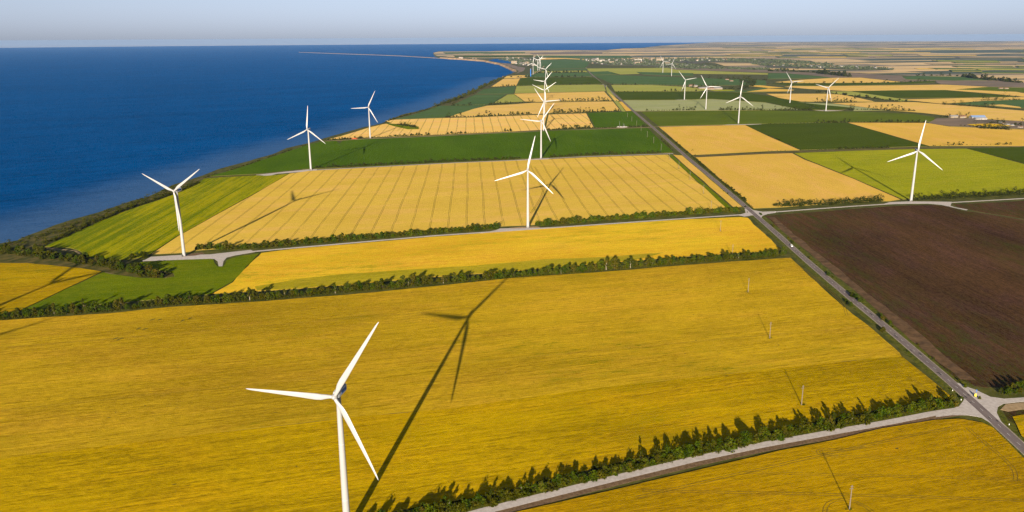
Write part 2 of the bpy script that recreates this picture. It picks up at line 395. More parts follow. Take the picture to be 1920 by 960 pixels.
# ------------------------------------------------------------------ far patchwork of farmland
def patchwork():
    m, t, b = newmat('far_patchwork'); q = NT(t)
    sp = q.n('ShaderNodeSeparateXYZ'); q.l(q.map(ROWS + R(6)), sp.inputs[0])
    def layer(w, h, sd):
        row = q.math('FLOOR', q.math('DIVIDE', q.math('ADD', sp.outputs[1], sd), h))
        wn = q.n('ShaderNodeTexWhiteNoise', noise_dimensions='1D'); q.l(row, wn.inputs['W'])
        cl = q.math('FLOOR', q.math('DIVIDE', q.math('ADD', sp.outputs[0], q.math('MULTIPLY', wn.outputs[0], 9000)), w))
        cv = q.n('ShaderNodeCombineXYZ'); q.l(row, cv.inputs[0]); q.l(cl, cv.inputs[1]); cv.inputs[2].default_value = sd
        w2 = q.n('ShaderNodeTexWhiteNoise', noise_dimensions='3D'); q.l(cv.outputs[0], w2.inputs['Vector'])
        return w2.outputs[0], q.math('FRACT', q.math('DIVIDE', q.math('ADD', sp.outputs[1], sd), h))
    f1, e1 = layer(2800, 560, 11.0)
    f2, e2 = layer(1100, 230, 37.0)
    pick = q.n('ShaderNodeTexWhiteNoise', noise_dimensions='1D'); q.l(q.math('MULTIPLY', f1, 91.7), pick.inputs['W'])
    f = q.mix(q.math('GREATER_THAN', pick.outputs[0], .55), (0, 0, 0), (1, 1, 1))
    mixf = q.math('ADD', q.math('MULTIPLY', f1, q.math('LESS_THAN', pick.outputs[0], .55)), q.math('MULTIPLY', f2, q.math('GREATER_THAN', pick.outputs[0], .55)))
    cr = q.n('ShaderNodeValToRGB'); cr.color_ramp.interpolation = 'CONSTANT'; e = cr.color_ramp.elements
    cols = [(0, (.55, .38, .16)), (.12, (.05, .07, .035)), (.28, (.46, .33, .16)), (.38, (.04, .06, .03)), (.50, (.30, .22, .13)), (.58, (.58, .40, .18)), (.70, (.07, .085, .045)), (.82, (.20, .16, .10)), (.90, (.50, .36, .17))]
    while len(e) < len(cols): e.new(.5)
    for i, (p_, c) in enumerate(cols): e[i].position = p_; e[i].color = (*c, 1)
    q.l(mixf, cr.inputs[0])
    nz = q.noise(q.map(ROWS, (.0012, .006, 1)), 1.0, 6, .7)
    edge = q.math('LESS_THAN', e1, .07)
    edge = q.math('MULTIPLY', edge, q.math('GREATER_THAN', nz, .46))
    col = q.mix(q.math('MULTIPLY', edge, .8), cr.outputs[0], (.05, .06, .035))
    col = q.mix(q.math('MULTIPLY', q.ramp(nz, .58, .72), .75), col, (.10, .10, .06))
    q.l(col, b.inputs['Base Color']); return m
pw = patchwork()
P = [at(*p) for p in [(823, 105.5), (815, 103), (813, 99), (824, 96.3), (917, 96.3), (960, 95.3), (1060, 94.2), (1135, 94.2), (1166, 91.3), (1201, 89.8), (1223, 87.8), (1238, 85.9)]]
P += [Vector((9450, 38400, 0)), Vector((18400, 35100, 0)), Vector((26900, 28900, 0)), Vector((35500, 15000, 0))] + [at(*p) for p in [(1990, 160), (1915, 157), (1800, 146), (1690, 141), (1600, 136), (1530, 133), (1440, 130), (1360, 124), (1340, 118), (1100, 108.5), (1000, 106.5), (970, 108), (947, 109.5), (930, 109.5), (905, 109.5), (866, 108)]]
slab('far_farmland', P, .35, -1, pw)

# ------------------------------------------------------------------ fields (outlines surveyed on the ground plane)
def fl(name, mat, *px, **k): return field(name, list(px), mat, **k)
G = 'wheat_field'
# --- front
fl(G, wheat_front, (969, 961), (1169, 915.5), (1300, 884.5), (1461, 846), (1558, 827.5), (1655, 804), (1752, 788.5), (1800, 786), (1842, 793.6), (1862, 803), (1915, 856), (1990, 925), (2060, 1010), (1950, 1150), (700, 1150), (860, 986), wob=.8)
Bl = [(-250, 621.8), (0, 601.8), (100, 594.8), (200, 588.8), (313, 576.8), (477, 566.8), (647, 553.8), (800, 538.8), (957, 522.3), (1127, 510.8), (1293, 497.3), (1437, 486.8), (1482, 484), (1512, 513), (1578, 573), (1637, 619), (1687, 663)]
fl(G, wheat_up, *Bl, (1690, 669), (1528, 684), (1320, 707), (1137, 727), (1012, 743), (840, 768), (700, 780), (400, 813), (0, 862), (-250, 890), wob=1.5)
fl(G, wheat_low, (-250, 890), (0, 862), (400, 813), (700, 780), (840, 768), (1012, 743), (1137, 727), (1320, 707), (1528, 684), (1690, 669), (1737, 706), (1780, 742), (1786, 752), (1720, 756), (1623, 774), (1526, 793), (1397, 820), (1300, 838), (1231, 850), (1106, 882), (981, 914), (887, 935), (800, 948), (735, 962), (600, 1010), (450, 1080), (-250, 1080), wob=.8)
fl(G, wheat_mid, (490, 475), (560, 466.5), (720, 453), (813, 444.5), (957, 434), (1127, 422.5), (1293, 411.5), (1388, 407.5), (1402, 409), (1417, 425), (1450, 455), (1466, 469), (1437, 472), (1293, 481), (1127, 495), (957, 510), (800, 521), (647, 535.5), (480, 547), (397, 552), (437, 530), (465, 500))
fl('meadow', green_grass, (487, 475.5), (462, 500), (434, 530), (394, 552.5), (333, 558), (240, 567), (100, 579), (40, 583), (193, 511), (225, 517), (265, 522), (310, 522.5), (328, 519), (325, 513), (290, 506), (262, 497), (245, 493.5), (300, 490.5), (345, 488), (393, 486), (400, 487), (407, 500), (419, 500.5), (425, 489), (445, 481.5))
fl(G, wheat_low, (-200, 500), (0, 494), (50, 494), (100, 498.5), (150, 503.5), (191, 510), (37, 583), (0, 589), (-200, 605))
wheat_green = crop('wheat_unripe', (.26, .22, .008), (.46, .36, .018), (.14, .16, .008), patch=.9, seed=52)
fl(G, wheat_green, (482, 545.5), (478, 538), (560, 524), (640, 515), (720, 510), (900, 498), (1020, 487), (1127, 483), (1245, 474), (1200, 486.5), (1127, 494), (957, 509), (800, 520), (647, 534.5), wob=3)
# --- by the coast
fl('crop_field', green_lime, (84, 463), (117, 448), (167, 425), (207, 407), (253, 390), (300, 375), (333, 362), (367, 345), (384, 335), (480, 329.5), (500, 330), (541, 326.5), (480, 362), (410, 400), (333, 443), (281, 477), (262, 484), (240, 487.5), (200, 488), (167, 482), (147, 470), (130, 465), (110, 465))
fl(G, wheat_tan, (284, 477.5), (334, 443.5), (411, 400.5), (481, 362.5), (543, 326), (579, 321), (640, 317.5), (700, 314.5), (850, 306.5), (957, 302), (1030, 299), (1100, 295.5), (1252, 290.5), (1362, 391), (1345, 395), (1293, 399), (1127, 411), (1040, 418.5), (1005, 422), (988, 423.5), (940, 425), (813, 434.5), (647, 447), (480, 462), (375, 470), (340, 475))
fl('grass_strip', green_grass, (1253, 290.5), (1259, 290), (1373, 391), (1364, 392), h=.3)
fl(G, wheat_tan2, (1262, 290.5), (1279, 292), (1330, 336), (1370, 370), (1391, 388), (1376, 390))
fl('crop_field', green_deep, (392, 331), (430, 321), (465, 310), (495, 299.5), (530, 288), (575, 272.5), (605, 265.5), (630, 264.5), (637, 270), (643, 263.8), (693, 260.8), (800, 256.8), (960, 249), (1050, 245), (1214, 240), (1262, 286), (1100, 291.5), (1030, 295.5), (975, 298.5), (850, 304), (700, 311.5), (620, 315.5), (560, 318.5), (520, 323), (470, 327))
fl(G, wheat_stripe, (615, 262), (655, 251), (692, 239.5), (717, 233.5), (735, 231), (722, 227), (735, 225), (767, 224), (840, 221.3), (880, 220.6), (1000, 216), (1099, 212.8), (1113, 239.5), (1030, 243), (960, 246.8), (800, 254), (690, 258), (655, 260))
fl('crop_field', green_deep, (1102, 212), (1185, 209.5), (1213, 236.5), (1116, 239.5))
fl(G, wheat_pale, (842, 219.8), (870, 209), (913, 198.5), (960, 196), (1000, 193), (1117, 190.8), (1149, 190.5), (1163, 207.5), (1100, 210.5), (1000, 214), (880, 219))
fl('crop_field', green_far, (742, 223.5), (772, 216), (805, 205.5), (823, 198.8), (848, 198.4), (912, 197.3), (838, 220.2), (770, 223.2))
fl('crop_field', green_far, (848, 197.3), (890, 178), (949, 177), (924, 193.2), (912, 196.5))
fl('crop_field', olive_pale, (926, 193.2), (952, 177.5), (963, 177), (982, 190.5))
fl('crop_field', green_far, (892, 176.5), (907, 167.5), (967, 161.6), (963, 175.3), (950, 176.3))
fl(G, wheat_pale, (921, 163), (943, 148.5), (975, 147.2), (968, 160.8))
fl(G, wheat_pale, (944, 147.4), (950, 142.8), (975, 141.2), (1000, 142), (985, 146))
fl('crop_field', green_dark, (977, 146.6), (1000, 145.4), (1115, 145.3), (1131, 157.4), (1030, 159.4), (969, 160.9))
fl('crop_field', olive_pale, (968.5, 161.7), (1030, 160.2), (1117, 158.8), (1132, 159.5), (1136, 171), (1117, 171.7), (965, 175))
fl(G, wheat_pale, (963.5, 176), (1117, 172.4), (1133, 171.8), (1148, 188.6), (1117, 189.6), (1000, 191.4), (984, 190.4))
fl(G, wheat_pale, (1140, 172.4), (1147, 178), (1161, 189.3), (1152, 189))
fl(G, wheat_tan2, (1160, 191), (1166, 191), (1184, 208), (1174, 208.5))
fl('grass_strip', olive_pale, (1136, 160.5), (1140, 165), (1149, 176), (1173, 209), (1166, 208.5), (1138, 173), h=.3)
fl('crop_field', green_far, (1000, 131), (1100, 129), (1104, 131.5), (1000, 133.5))
fl('crop_field', olive_pale, (1000, 134.4), (1098, 132.7), (1102, 135.2), (1002, 136.6))
fl('crop_field', green_far, (985, 140.2), (1010, 137.4), (1103, 136.2), (1110, 143.6), (1000, 144.6), (984, 144.9), h=1.0)
fl('crop_field', green_far, (1012, 112.8), (1065, 111.2), (1112, 112.5), (1103, 121), (1097, 128), (1000, 130.3), (1000, 124), (1010, 118))
fl(G, wheat_pale, (1012, 108.6), (1060, 109), (1098, 111), (1095, 112.2), (1060, 110.4), (1012, 112))
# --- east of the road
fl('ploughed_field', soil, (1434, 405), (1520, 398), (1590, 392.5), (1660, 387.5), (1706, 385), (1750, 384.5), (1779, 387), (1806, 396), (1830, 398), (1915, 412), (2100, 440), (2100, 735), (1915, 722), (1880, 726), (1850, 727), (1829.5, 724.5), (1790, 707), (1738, 662), (1668, 602), (1608, 549), (1553, 503), (1508, 467), (1473, 438), h=.12)
fl('ploughed_field', soil, (1786, 383.2), (1850, 380.5), (1915, 377), (2050, 370), (2100, 436), (1915, 410), (1830, 396), (1800, 390), h=.12)
fl('soil_margin', soil_edge, (1440, 407), (1452, 407), (1478, 430), (1515, 460), (1560, 496), (1615, 540), (1670, 584), (1715, 618), (1765, 662), (1810, 697), (1830, 713), (1800, 711), (1738, 662), (1668, 602), (1608, 549), (1553, 503), (1508, 467), (1473, 438), h=.16, wob=3)
fl(G, wheat_tan2, (1304, 295.8), (1437, 289.3), (1485, 288), (1508, 300), (1600, 336), (1688, 374.8), (1668, 378), (1640, 378), (1560, 382.5), (1456, 390), (1413, 391.5), (1380, 362), (1340, 327))
fl('crop_field', green_east, (1489, 287.8), (1600, 283.5), (1700, 280.6), (1812, 279.3), (1915, 307), (2050, 345), (2050, 357), (1915, 363.5), (1800, 368), (1725, 372), (1692, 374.5), (1600, 335), (1511, 299))
fl('crop_field', green_dark, (1814, 279), (1915, 276.8), (2050, 274), (2050, 340), (1915, 305.5))
fl('crop_field', green_dark, (1399, 235.3), (1440, 232.5), (1587, 230.4), (1660, 252), (1739, 274.6), (1620, 278), (1502, 281.8), (1440, 254.5))
fl(G, wheat_tan2, (1236, 238.8), (1300, 237), (1397, 235.2), (1438, 255), (1500, 282.2), (1440, 284), (1298, 291.3), (1263, 262))
fl(G, wheat_tan2, (1590, 230.5), (1737, 231), (1780, 238), (1840, 240.5), (1915, 243.5), (2050, 248), (2050, 272), (1915, 274.5), (1742, 274.2), (1664, 252))
fl('crop_field', green_olive, (1202, 210.3), (1320, 208.6), (1435, 207.6), (1530, 209), (1600, 209.5), (1712, 214), (1752, 220.5), (1752, 228.5), (1590, 229), (1397, 233.3), (1355, 234), (1234, 237))
fl('crop_field', grey_green, (1168, 188.5), (1265, 188.2), (1335, 186.4), (1435, 192.8), (1502, 206.4), (1435, 206.8), (1200, 208.8), (1190, 208.2))
fl('crop_field', green_dark, (1153, 172.3), (1300, 172), (1400, 174.3), (1450, 181.5), (1500, 190.6), (1550, 196), (1600, 203), (1573, 206.3), (1503, 205.8), (1437, 192.2), (1335, 185.8), (1265, 187.6), (1168, 187.8))
fl('crop_field', grey_green, (1495, 192.3), (1560, 194.8), (1665, 207.3), (1600, 208.3), (1603, 203))
fl('crop_field', olive_pale, (1146, 159.6), (1222, 159.6), (1310, 164.6), (1335, 168), (1310, 171.3), (1153, 171.6))
fl('crop_field', green_far, (1112, 141.5), (1140, 140.5), (1347, 147.8), (1435, 150.3), (1437, 160), (1385, 160.2), (1310, 160.8), (1222, 158.8), (1148, 157.8))
fl('rape_field', crop('rape_crop', (.30, .30, .01), (.36, .36, .015), (.3, .3, .02)), (1330, 170.5), (1345, 168.6), (1372, 168.6), (1380, 170.6))
fl('crop_field', green_far, (1338, 171), (1400, 170), (1436, 164), (1437, 173), (1400, 173.6), h=1.2)
fl('crop_field', olive_pale, (1100, 128.6), (1250, 127.6), (1268, 131), (1440, 137.6), (1440, 140), (1280, 138.2), (1105, 134.3))
fl('crop_field', green_far, (1106, 135), (1140, 133.6), (1160, 139.8), (1112, 140.8))
fl('crop_field', olive_pale, (1142, 134), (1190, 134.6), (1200, 138.6), (1163, 139.8))
fl('crop_field', green_far, (1192, 135), (1300, 137.5), (1300, 143), (1206, 140))
fl('crop_field', green_far, (1440, 138), (1470, 137.6), (1537, 143.6), (1560, 146), (1440, 148.5), h=1.3)
# --- far right strips
fl(G, wheat_pale, (1453, 154.3), (1500, 150), (1565, 146.3), (1615, 146), (1690, 154), (1615, 156), (1490, 156))
fl('crop_field', green_dark, (1440, 157.6), (1490, 156.6), (1690, 154.8), (1752, 151.8), (1752, 155), (1690, 158.6), (1540, 161.5), (1490, 161))
fl(G, wheat_pale, (1470, 163), (1490, 161.6), (1540, 162), (1690, 160.2), (1765, 159), (1850, 163), (1915, 174.5), (1980, 180), (1980, 185), (1915, 181.4), (1860, 176), (1772, 169), (1680, 169.5), (1590, 171), (1515, 167))
fl('crop_field', green_dark, (1598, 171.4), (1680, 170), (1770, 169.6), (1850, 176.4), (1905, 181.6), (1800, 183.4), (1685, 184.4), (1640, 179))
fl('crop_field', olive_pale, (1560, 171.8), (1596, 171.8), (1684, 185), (1720, 188), (1690, 190.8), (1620, 181.6), (1540, 174))
fl(G, wheat_pale, (1437, 176.3), (1545, 176.2), (1580, 178), (1615, 185.2), (1640, 191), (1502, 191), (1460, 184))
fl(G, wheat_pale, (1560, 194), (1640, 192), (1715, 192), (1780, 197), (1850, 202.5), (1915, 208), (2000, 213), (2000, 231), (1915, 227.6), (1815, 222), (1727, 211.8), (1665, 207.2))
fl(G, wheat_pale, (1690, 187.2), (1800, 184.6), (1915, 182.4), (1990, 184), (1915, 187), (1850, 189.4), (1765, 195), (1725, 190.6))
fl('crop_field', green_far, (1790, 195.2), (1840, 189.8), (1915, 187.8), (2000, 189), (2000, 207), (1915, 203), (1850, 199))
fl(G, wheat_pale, (1846, 197.4), (1880, 196.6), (1912, 201), (1915, 203.5), (1890, 201.6), h=1.6)
fl('crop_field', green_olive, (1790, 168), (1850, 163.5), (1915, 165), (1990, 168), (1990, 179), (1915, 173))
fl('crop_field', green_far, (1692, 144.8), (1720, 142.6), (1800, 144), (1870, 150.5), (1790, 151.3), (1700, 149))
fl('heathland', heath, (1700, 149.5), (1790, 151.5), (1870, 151), (1915, 155), (1990, 162), (1990, 168), (1915, 164.5), (1850, 163), (1765, 158.5), (1756, 155), (1755, 151.6), (1692, 153.6))
fl('heathland', heath, (1250, 127.4), (1330, 125), (1440, 131), (1530, 134), (1600, 137), (1690, 142), (1700, 149), (1690, 153), (1615, 145.6), (1560, 146), (1535, 142.5), (1470, 137), (1268, 130.5), h=.9)
fl('heathland', heath, (1740, 231.5), (1757, 222), (1815, 222.8), (1915, 228), (2000, 232), (2000, 242), (1915, 242.5), (1840, 239.6), (1782, 237.3))
fl(G, wheat_mid, (1812, 234), (1850, 232.6), (1880, 234), (1900, 237), (1860, 239), (1830, 238.2), h=1.9)
fl(G, wheat_tan2, (1437, 167.4), (1440, 166.6), (1490, 169), (1480, 171.6), (1400, 172.6), h=1.9)
fl(G, wheat_tan2, (1400, 161.4), (1425, 160.6), (1470, 165), (1440, 165.4), h=1.9)
fl('crop_field', green_far, (830, 98.4), (900, 97.6), (985, 98), (984, 100.4), (836, 100.7), h=2.2)
fl('crop_field', green_dark, (850, 104), (1000, 103.6), (1000, 107), (900, 108.2), (853, 107.2), h=2.2)
fl('crop_field', green_far, (1004, 104.4), (1180, 104.6), (1186, 109), (1100, 110.2), (1004, 106.8), h=2.2)
fl('heathland', heath, (990, 99.5), (1080, 97.6), (1130, 98.4), (1128, 101.6), (1000, 102.4), h=2.2)
fr_ = random.Random(41)
for k_ in range(72):
    v_ = 89.5 + 46 * (fr_.random() ** 1.3); u_ = fr_.uniform(1245, 1960); w_ = fr_.uniform(30, 190); t_ = fr_.uniform(.5, 1.0) + (v_ - 89) * .028
    if v_ > 108 and u_ < 1700: continue
    sl_ = fr_.uniform(-.4, .9)
    fl('crop_field', fr_.choice((wheat_pale, wheat_pale, green_far, green_far, green_dark, heath, olive_pale)), (u_, v_), (u_ + w_, v_ + sl_), (u_ + w_ * 1.04, v_ + sl_ + t_), (u_ + w_ * .1, v_ + t_), h=2.4 + k_ * .05, wob=0)
# coastal scrub band, gully meadow
P = [at(*p) for p in [(-150, 512), (0, 459), (33, 454), (50, 446), (96, 427), (133, 414.5), (187, 401.5), (247, 380), (300, 361.5), (353, 340), (390, 329), (383, 335), (367, 345), (333, 362), (300, 375), (253, 390), (207, 407), (167, 425), (117, 448), (83, 463), (110, 466), (140, 470), (167, 483), (200, 489), (240, 489), (262, 498), (325, 514), (326, 519.5), (300, 522), (260, 521), (191, 510), (150, 502.5), (100, 497.5), (50, 493), (0, 493), (-150, 497)]]
slab('coastal_grassland', P, .10, -.3, coast_m)
P = [at(*p) for p in [(715, 232), (732.5, 223.8), (752.5, 216), (780, 210), (805, 203.5), (822.5, 196), (845, 188.5), (870, 180), (890, 170), (910, 160), (930, 150), (946, 143.5), (966, 138), (976, 134), (975, 137.5), (950, 145), (921, 162.6), (907, 167), (890, 177.5), (848, 197.6), (823, 198.4), (805, 205), (772, 215.6), (742, 223), (735, 224.6), (722, 228)]]
slab('coastal_grassland', P, .12, -.3, coast_m)
P = [at(*p) for p in [(968, 137.5), (973, 133.5), (968, 130), (957, 126), (948, 122), (938, 118), (948, 118.5), (958, 120.5), (970, 124.5), (985, 127), (982, 133)]]
slab('beach', P, .14, -.3, sand)
P = [at(*p) for p in [(745, 233), (765, 233.5), (785, 238), (785, 242.5), (765, 243), (738, 237), (722, 231.5)]]
slab('scrub_hollow', P, .95, -.3, green_grass)

# ------------------------------------------------------------------ roads
road = resample([at(*p) for p in [(2060, 975), (1990, 905), (1915, 837), (1861.8, 787), (1816.6, 745), (1786.7, 719.6), (1728, 669), (1661.7, 613), (1595, 559), (1528, 502), (1489.4, 468), (1448.8, 431), (1403, 391.5), (1336.7, 335), (1293, 299), (1250, 261), (1222.5, 237.5), (1190, 210), (1160, 183.8), (1135, 162), (1120, 148.8), (1107.5, 137.5), (1100, 129), (1096, 123)]], 25)
for i in range(3):
    road = [road[0]] + [(road[j - 1] + road[j] * 2 + road[j + 1]) / 4 for j in range(1, len(road) - 1)] + [road[-1]]
near = [p for p in road if p.y < 4800]
def side_strip(name, w0, w1, z, mat, th=.2, P=None, amp=1.4, sd=0):
    P = P or road; L, Rr = [], []
    for i, p in enumerate(P):
        d = (P[min(i + 1, len(P) - 1)] - P[max(i - 1, 0)]); d.normalize(); nn = Vector((-d.y, d.x, 0))
        L.append(p + nn * (w0 + amp * noise.noise(p * .05 + Vector((sd, 0, 0))))); Rr.append(p + nn * (w1 + amp * noise.noise(p * .05 + Vector((0, sd + 5, 0)))))
    return slab(name, L + Rr[::-1], z, z - th, mat)
side_strip('road_verge', 10.5, 3.2, .02, grass, sd=1)
side_strip('road_verge', -3.2, -11.5, .02, grass, sd=2)
side_strip('road_shoulder', 4.6, -4.6, .05, simple('shoulder', (.20, .17, .13), (.34, .29, .23), .4), amp=.5)
ribbon('road', road, 3.6, -3.6, .12, asphalt)
# edge lines and worn centre dashes
V, F = [], []
def addq(a, b, w, z):
    d = (b - a).normalized(); nn = Vector((-d.y, d.x, 0)) * w / 2; i = len(V)
    V.extend([(a + nn).to_tuple()[:2] + (z,), (a - nn).to_tuple()[:2] + (z,), (b - nn).to_tuple()[:2] + (z,), (b + nn).to_tuple()[:2] + (z,)]); F.append((i, i + 1, i + 2, i + 3))
fine = resample([p for p in road if p.y < 1800], 4)
for i in range(0, len(fine) - 2, 3): addq(fine[i], fine[i + 1], .16, .126)
struct(obj('road_marking', mesh('road_marking', V, F, white_line)))
rr = random.Random(5); V, F = [], []
for p_, q_ in zip(fine[:-1], fine[1:]):
    if rr.random() < .16:
        d = (q_ - p_).normalized(); nn = Vector((-d.y, d.x, 0)); c = p_ + nn * rr.uniform(-2.6, 2.6)
        addq(c, c + d * rr.uniform(1.5, 7), rr.uniform(.5, 1.6), .124)
struct(obj('road_repair', mesh('road_repair', V, F, patch_m)))
def line(*px): return resample([at(*p) for p in px], 20)
g1 = line((830, 980), (903, 959.5), (1012, 932), (1100, 910), (1169, 893), (1300, 861.5), (1429, 834.5), (1558, 811), (1671, 791), (1752, 775), (1800, 768))
ribbon('gravel_road', g1, 3.4, -3.2, .10, gravel)
side_strip('road_verge', -3.0, -8.0, .06, brown_bank, P=g1, amp=.5)
side_strip('road_verge', 6.5, 3.3, .03, grass, P=g1, amp=.9)
J = [at(*p) for p in [(1752, 772), (1785, 766.5), (1799, 761), (1806, 752), (1809, 742), (1790, 719), (1797, 718), (1810, 724), (1829.5, 731), (1857, 744), (1883, 747.5), (1915, 745.5), (2000, 741), (2000, 752), (1915, 753.5), (1882, 757), (1871, 763), (1869, 774), (1877, 790), (1892, 808), (1870, 800), (1855, 792), (1840, 783), (1815, 778.5), (1786, 778.5), (1755, 782)]]
slab('gravel_junction', wobble(J, 8, .5, 4), .08, -.3, gravel)
J = [at(*p) for p in [(1886, 758), (1915, 755), (2000, 752), (2000, 765), (1915, 768), (1890, 772), (1876, 768)]]
slab('earth_verge', J, .2, -.3, dirt)
fl('ploughed_field', soil, (1880, 770), (1915, 768), (2000, 764), (2000, 830), (1915, 800), (1892, 790), h=.12)
fl(G, wheat_low, (1898, 782), (1915, 779), (2000, 775), (2000, 880), (1915, 818), h=.55)
g2 = line((267, 489), (300, 485), (345, 481.5), (393, 481.5), (480, 471), (560, 464), (647, 456.5), (720, 450), (813, 442), (930, 434), (960, 431.5), (1070, 424.5), (1127, 420.5), (1293, 409), (1390, 402.5), (1406, 399))
ribbon('gravel_road', g2, 2.6, -2.6, .09, gravel)
slab('gravel_pad', [at(*p) for p in [(268, 489.5), (283, 481.5), (340, 478), (393, 477), (470, 468.5), (478, 472.5), (440, 479), (425, 483), (419, 490), (417, 499), (410, 499.5), (408, 490), (402, 485.5), (393, 485), (345, 486.5)]], .075, -.3, gravel)
slab('gravel_pad', [at(*p) for p in [(900, 437.5), (930, 431.5), (937, 428.5), (963, 427.6), (1016, 426.8), (1060, 424.5), (1060, 427), (960, 433)]], .075, -.3, gravel)
slab('dirt_pad', [at(*p) for p in [(955, 427.4), (975, 425.4), (1008, 424.6), (1014, 427), (960, 428.6)]], .085, -.3, dirt)
slab('dirt_pad', [at(*p) for p in [(348, 480.4), (358, 475.6), (378, 473), (384, 475.6), (366, 479.4)]], .085, -.3, brown_bank)
J = [at(*p) for p in [(1385, 403.5), (1398, 399), (1396, 392), (1405, 389), (1412, 394), (1430, 397), (1454, 396), (1454, 399), (1440, 401), (1430, 404.5), (1427, 409), (1420, 404), (1410, 403.5), (1396, 406)]]
slab('gravel_junction', wobble(J, 8, .6, 4), .08, -.3, gravel)
g3 = line((1430, 399), (1454, 397.3), (1520, 392.3), (1600, 386.6), (1660, 382.8), (1706, 380.6), (1785, 379.6), (1850, 376), (1915, 372.4), (2050, 366))
ribbon('gravel_road', g3, 2.4, -2.4, .09, gravel)
slab('gravel_pad', [at(*p) for p in [(1655, 383), (1668, 379), (1706, 377.6), (1745, 377.8), (1785, 378.4), (1782, 385.8), (1790, 388.5), (1815, 392.8), (1812, 394.4), (1782, 388), (1765, 384), (1740, 381.8), (1706, 382)]], .075, -.3, gravel)
g4 = line((605, 265), (630, 263.2), (660, 262), (693, 260), (800, 255.8), (960, 248), (1020, 246), (1115, 242), (1215, 239), (1235, 237.5), (1300, 236.2), (1397, 234.2), (1440, 233))
ribbon('gravel_road', g4, 3.0, -3.0, .09, dirt)
g5 = line((480, 328), (500, 326.3), (538, 322.6), (582, 319.3), (700, 313), (850, 305.4), (976, 300), (1014, 297.8), (1100, 293.5), (1262, 288))
ribbon('gravel_road', g5, 3.0, -3.0, .09, gravel)
slab('gravel_pad', [at(*p) for p in [(476, 327), (500, 325.6), (538.7, 321.4), (579, 317.6), (594, 317.2), (594, 319.8), (563.7, 322.3), (520, 325.6), (507, 329), (503, 333), (497, 333), (494, 329)]], .075, -.3, gravel)
slab('gravel_pad', [at(*p) for p in [(970, 300.8), (1004, 297.8), (1029, 296.6), (1029, 298.8), (980, 301.2)]], .075, -.3, gravel)
slab('gravel_pad', [at(*p) for p in [(1003, 247.2), (1030, 245.6), (1030, 247.4), (1003, 248.8)]], .075, -.3, gravel)
slab('gravel_pad', [at(*p) for p in [(1355, 234.6), (1385, 232.2), (1425, 232.2), (1440, 235.6), (1420, 234.2)]], .6, -.3, gravel)
slab('gravel_pad', [at(*p) for p in [(1527, 207.4), (1550, 206.9), (1582, 207.8), (1550, 208.9)]], .9, -.3, gravel)
slab('gravel_pad', [at(*p) for p in [(1462, 191.3), (1480, 190.9), (1503, 191.8), (1480, 192.2)]], .9, -.3, gravel)
slab('gravel_pad', [at(*p) for p in [(1265, 187.6), (1283, 187), (1290, 187.6), (1275, 188.3)]], .9, -.3, gravel)
ribbon('dirt_track', line((1192, 208.9), (1260, 207.6), (1325, 206.6), (1345, 206.4)), 3.0, -3.0, .95, dirt)
ribbon('dirt_track', line((1297, 293.3), (1440, 286.6), (1500, 284.2), (1620, 280.4), (1745, 276.8), (1915, 274.8)), 2.6, -2.6, .09, brown_bank)
ribbon('dirt_track', line((960, 148.5), (985, 143.5), (1000, 139), (1015, 131), (1020, 124)), 6, -6, 1.1, dirt)
ribbon('dirt_track', line((1028, 212.5), (1024, 228), (1021, 246)), 3, -3, .98, grass)
ribbon('dirt_track', line((62, 461), (80, 465), (110, 467.5), (140, 470), (150, 476), (167, 484), (200, 490)), 1.3, -1.3, .16, dirt)
ribbon('dirt_track', line((195, 511), (225, 517.8), (260, 522), (300, 523), (325, 520.5)), 1.6, -1.6, .16, dirt)

ribbon('grass_strip', line((400, 334), (480, 327.6), (540, 320.8), (578, 316.6), (700, 312), (850, 304.2), (968, 299)), 1.5, -4.5, 1.3, grass)
ribbon('grass_strip', line((1030, 296.3), (1100, 292.3), (1245, 287)), 1.5, -4.5, 1.3, grass)

# wheel tracks pressed into the crop
def tracks(z, *px, gap=1.1, w=.28, mat=track_m):
    P = resample([at(*p, z) for p in px], 5)
    for _ in range(3): P = [P[0]] + [(P[j - 1] + P[j] * 2 + P[j + 1]) / 4 for j in range(1, len(P) - 1)] + [P[-1]]
    for s in (-gap, gap): ribbon('wheel_track', P, s + w, s - w, z, mat, .02)
def c5(*q): return [(1300 + x / 3.097, 700 + y / 3.097) for x, y in q]
zf = .59
tracks(zf, *c5((-330, 720), (0, 645), (250, 585), (500, 532), (700, 483), (900, 440), (1100, 397), (1300, 352), (1500, 318)))
tracks(zf, *c5((300, 575), (700, 585), (1100, 595), (1500, 605), (1900, 618)), w=.2)
tracks(zf, *c5((-300, 680), (0, 687), (500, 696), (900, 706), (1300, 716), (1920, 738)))
tracks(zf, *c5((760, 470), (850, 482), (1100, 487), (1300, 492), (1750, 507)), w=.16)
tracks(zf, *c5((1590, 315), (1700, 410), (1800, 490), (1870, 560), (1892, 600), (1870, 622)))
tracks(zf, *c5((1000, 425), (870, 455), (780, 440), (720, 430), (698, 445), (710, 470), (750, 485), (850, 482)))
tracks(zf, *c5((762, 812), (752, 775), (790, 730), (870, 716), (950, 730), (1015, 765), (1050, 812)))
zt = .62
tracks(ZL[0] * 0 + .66, *[(960 + x / 3, 240 + y / 3) for x, y in ((128, 218), (150, 255), (180, 300), (178, 345), (165, 385), (140, 430), (105, 480))], w=.35)
tracks(.66, *[(x, y) for x, y in ((1700, 705), (1740, 728), (1765, 744), (1768, 748), (1760, 752))], w=.2)
tracks(.66, (1484, 488), (1520, 516), (1560, 549), (1582, 571), (1588, 592), w=.22)
tracks(.66, (1640, 628), (1690, 668), (1740, 712), (1768, 738), w=.16)
tracks(.66, (0, 652), (200, 636), (480, 612), (800, 585), (1127, 556), (1400, 531), (1540, 519), w=.13, gap=.95)
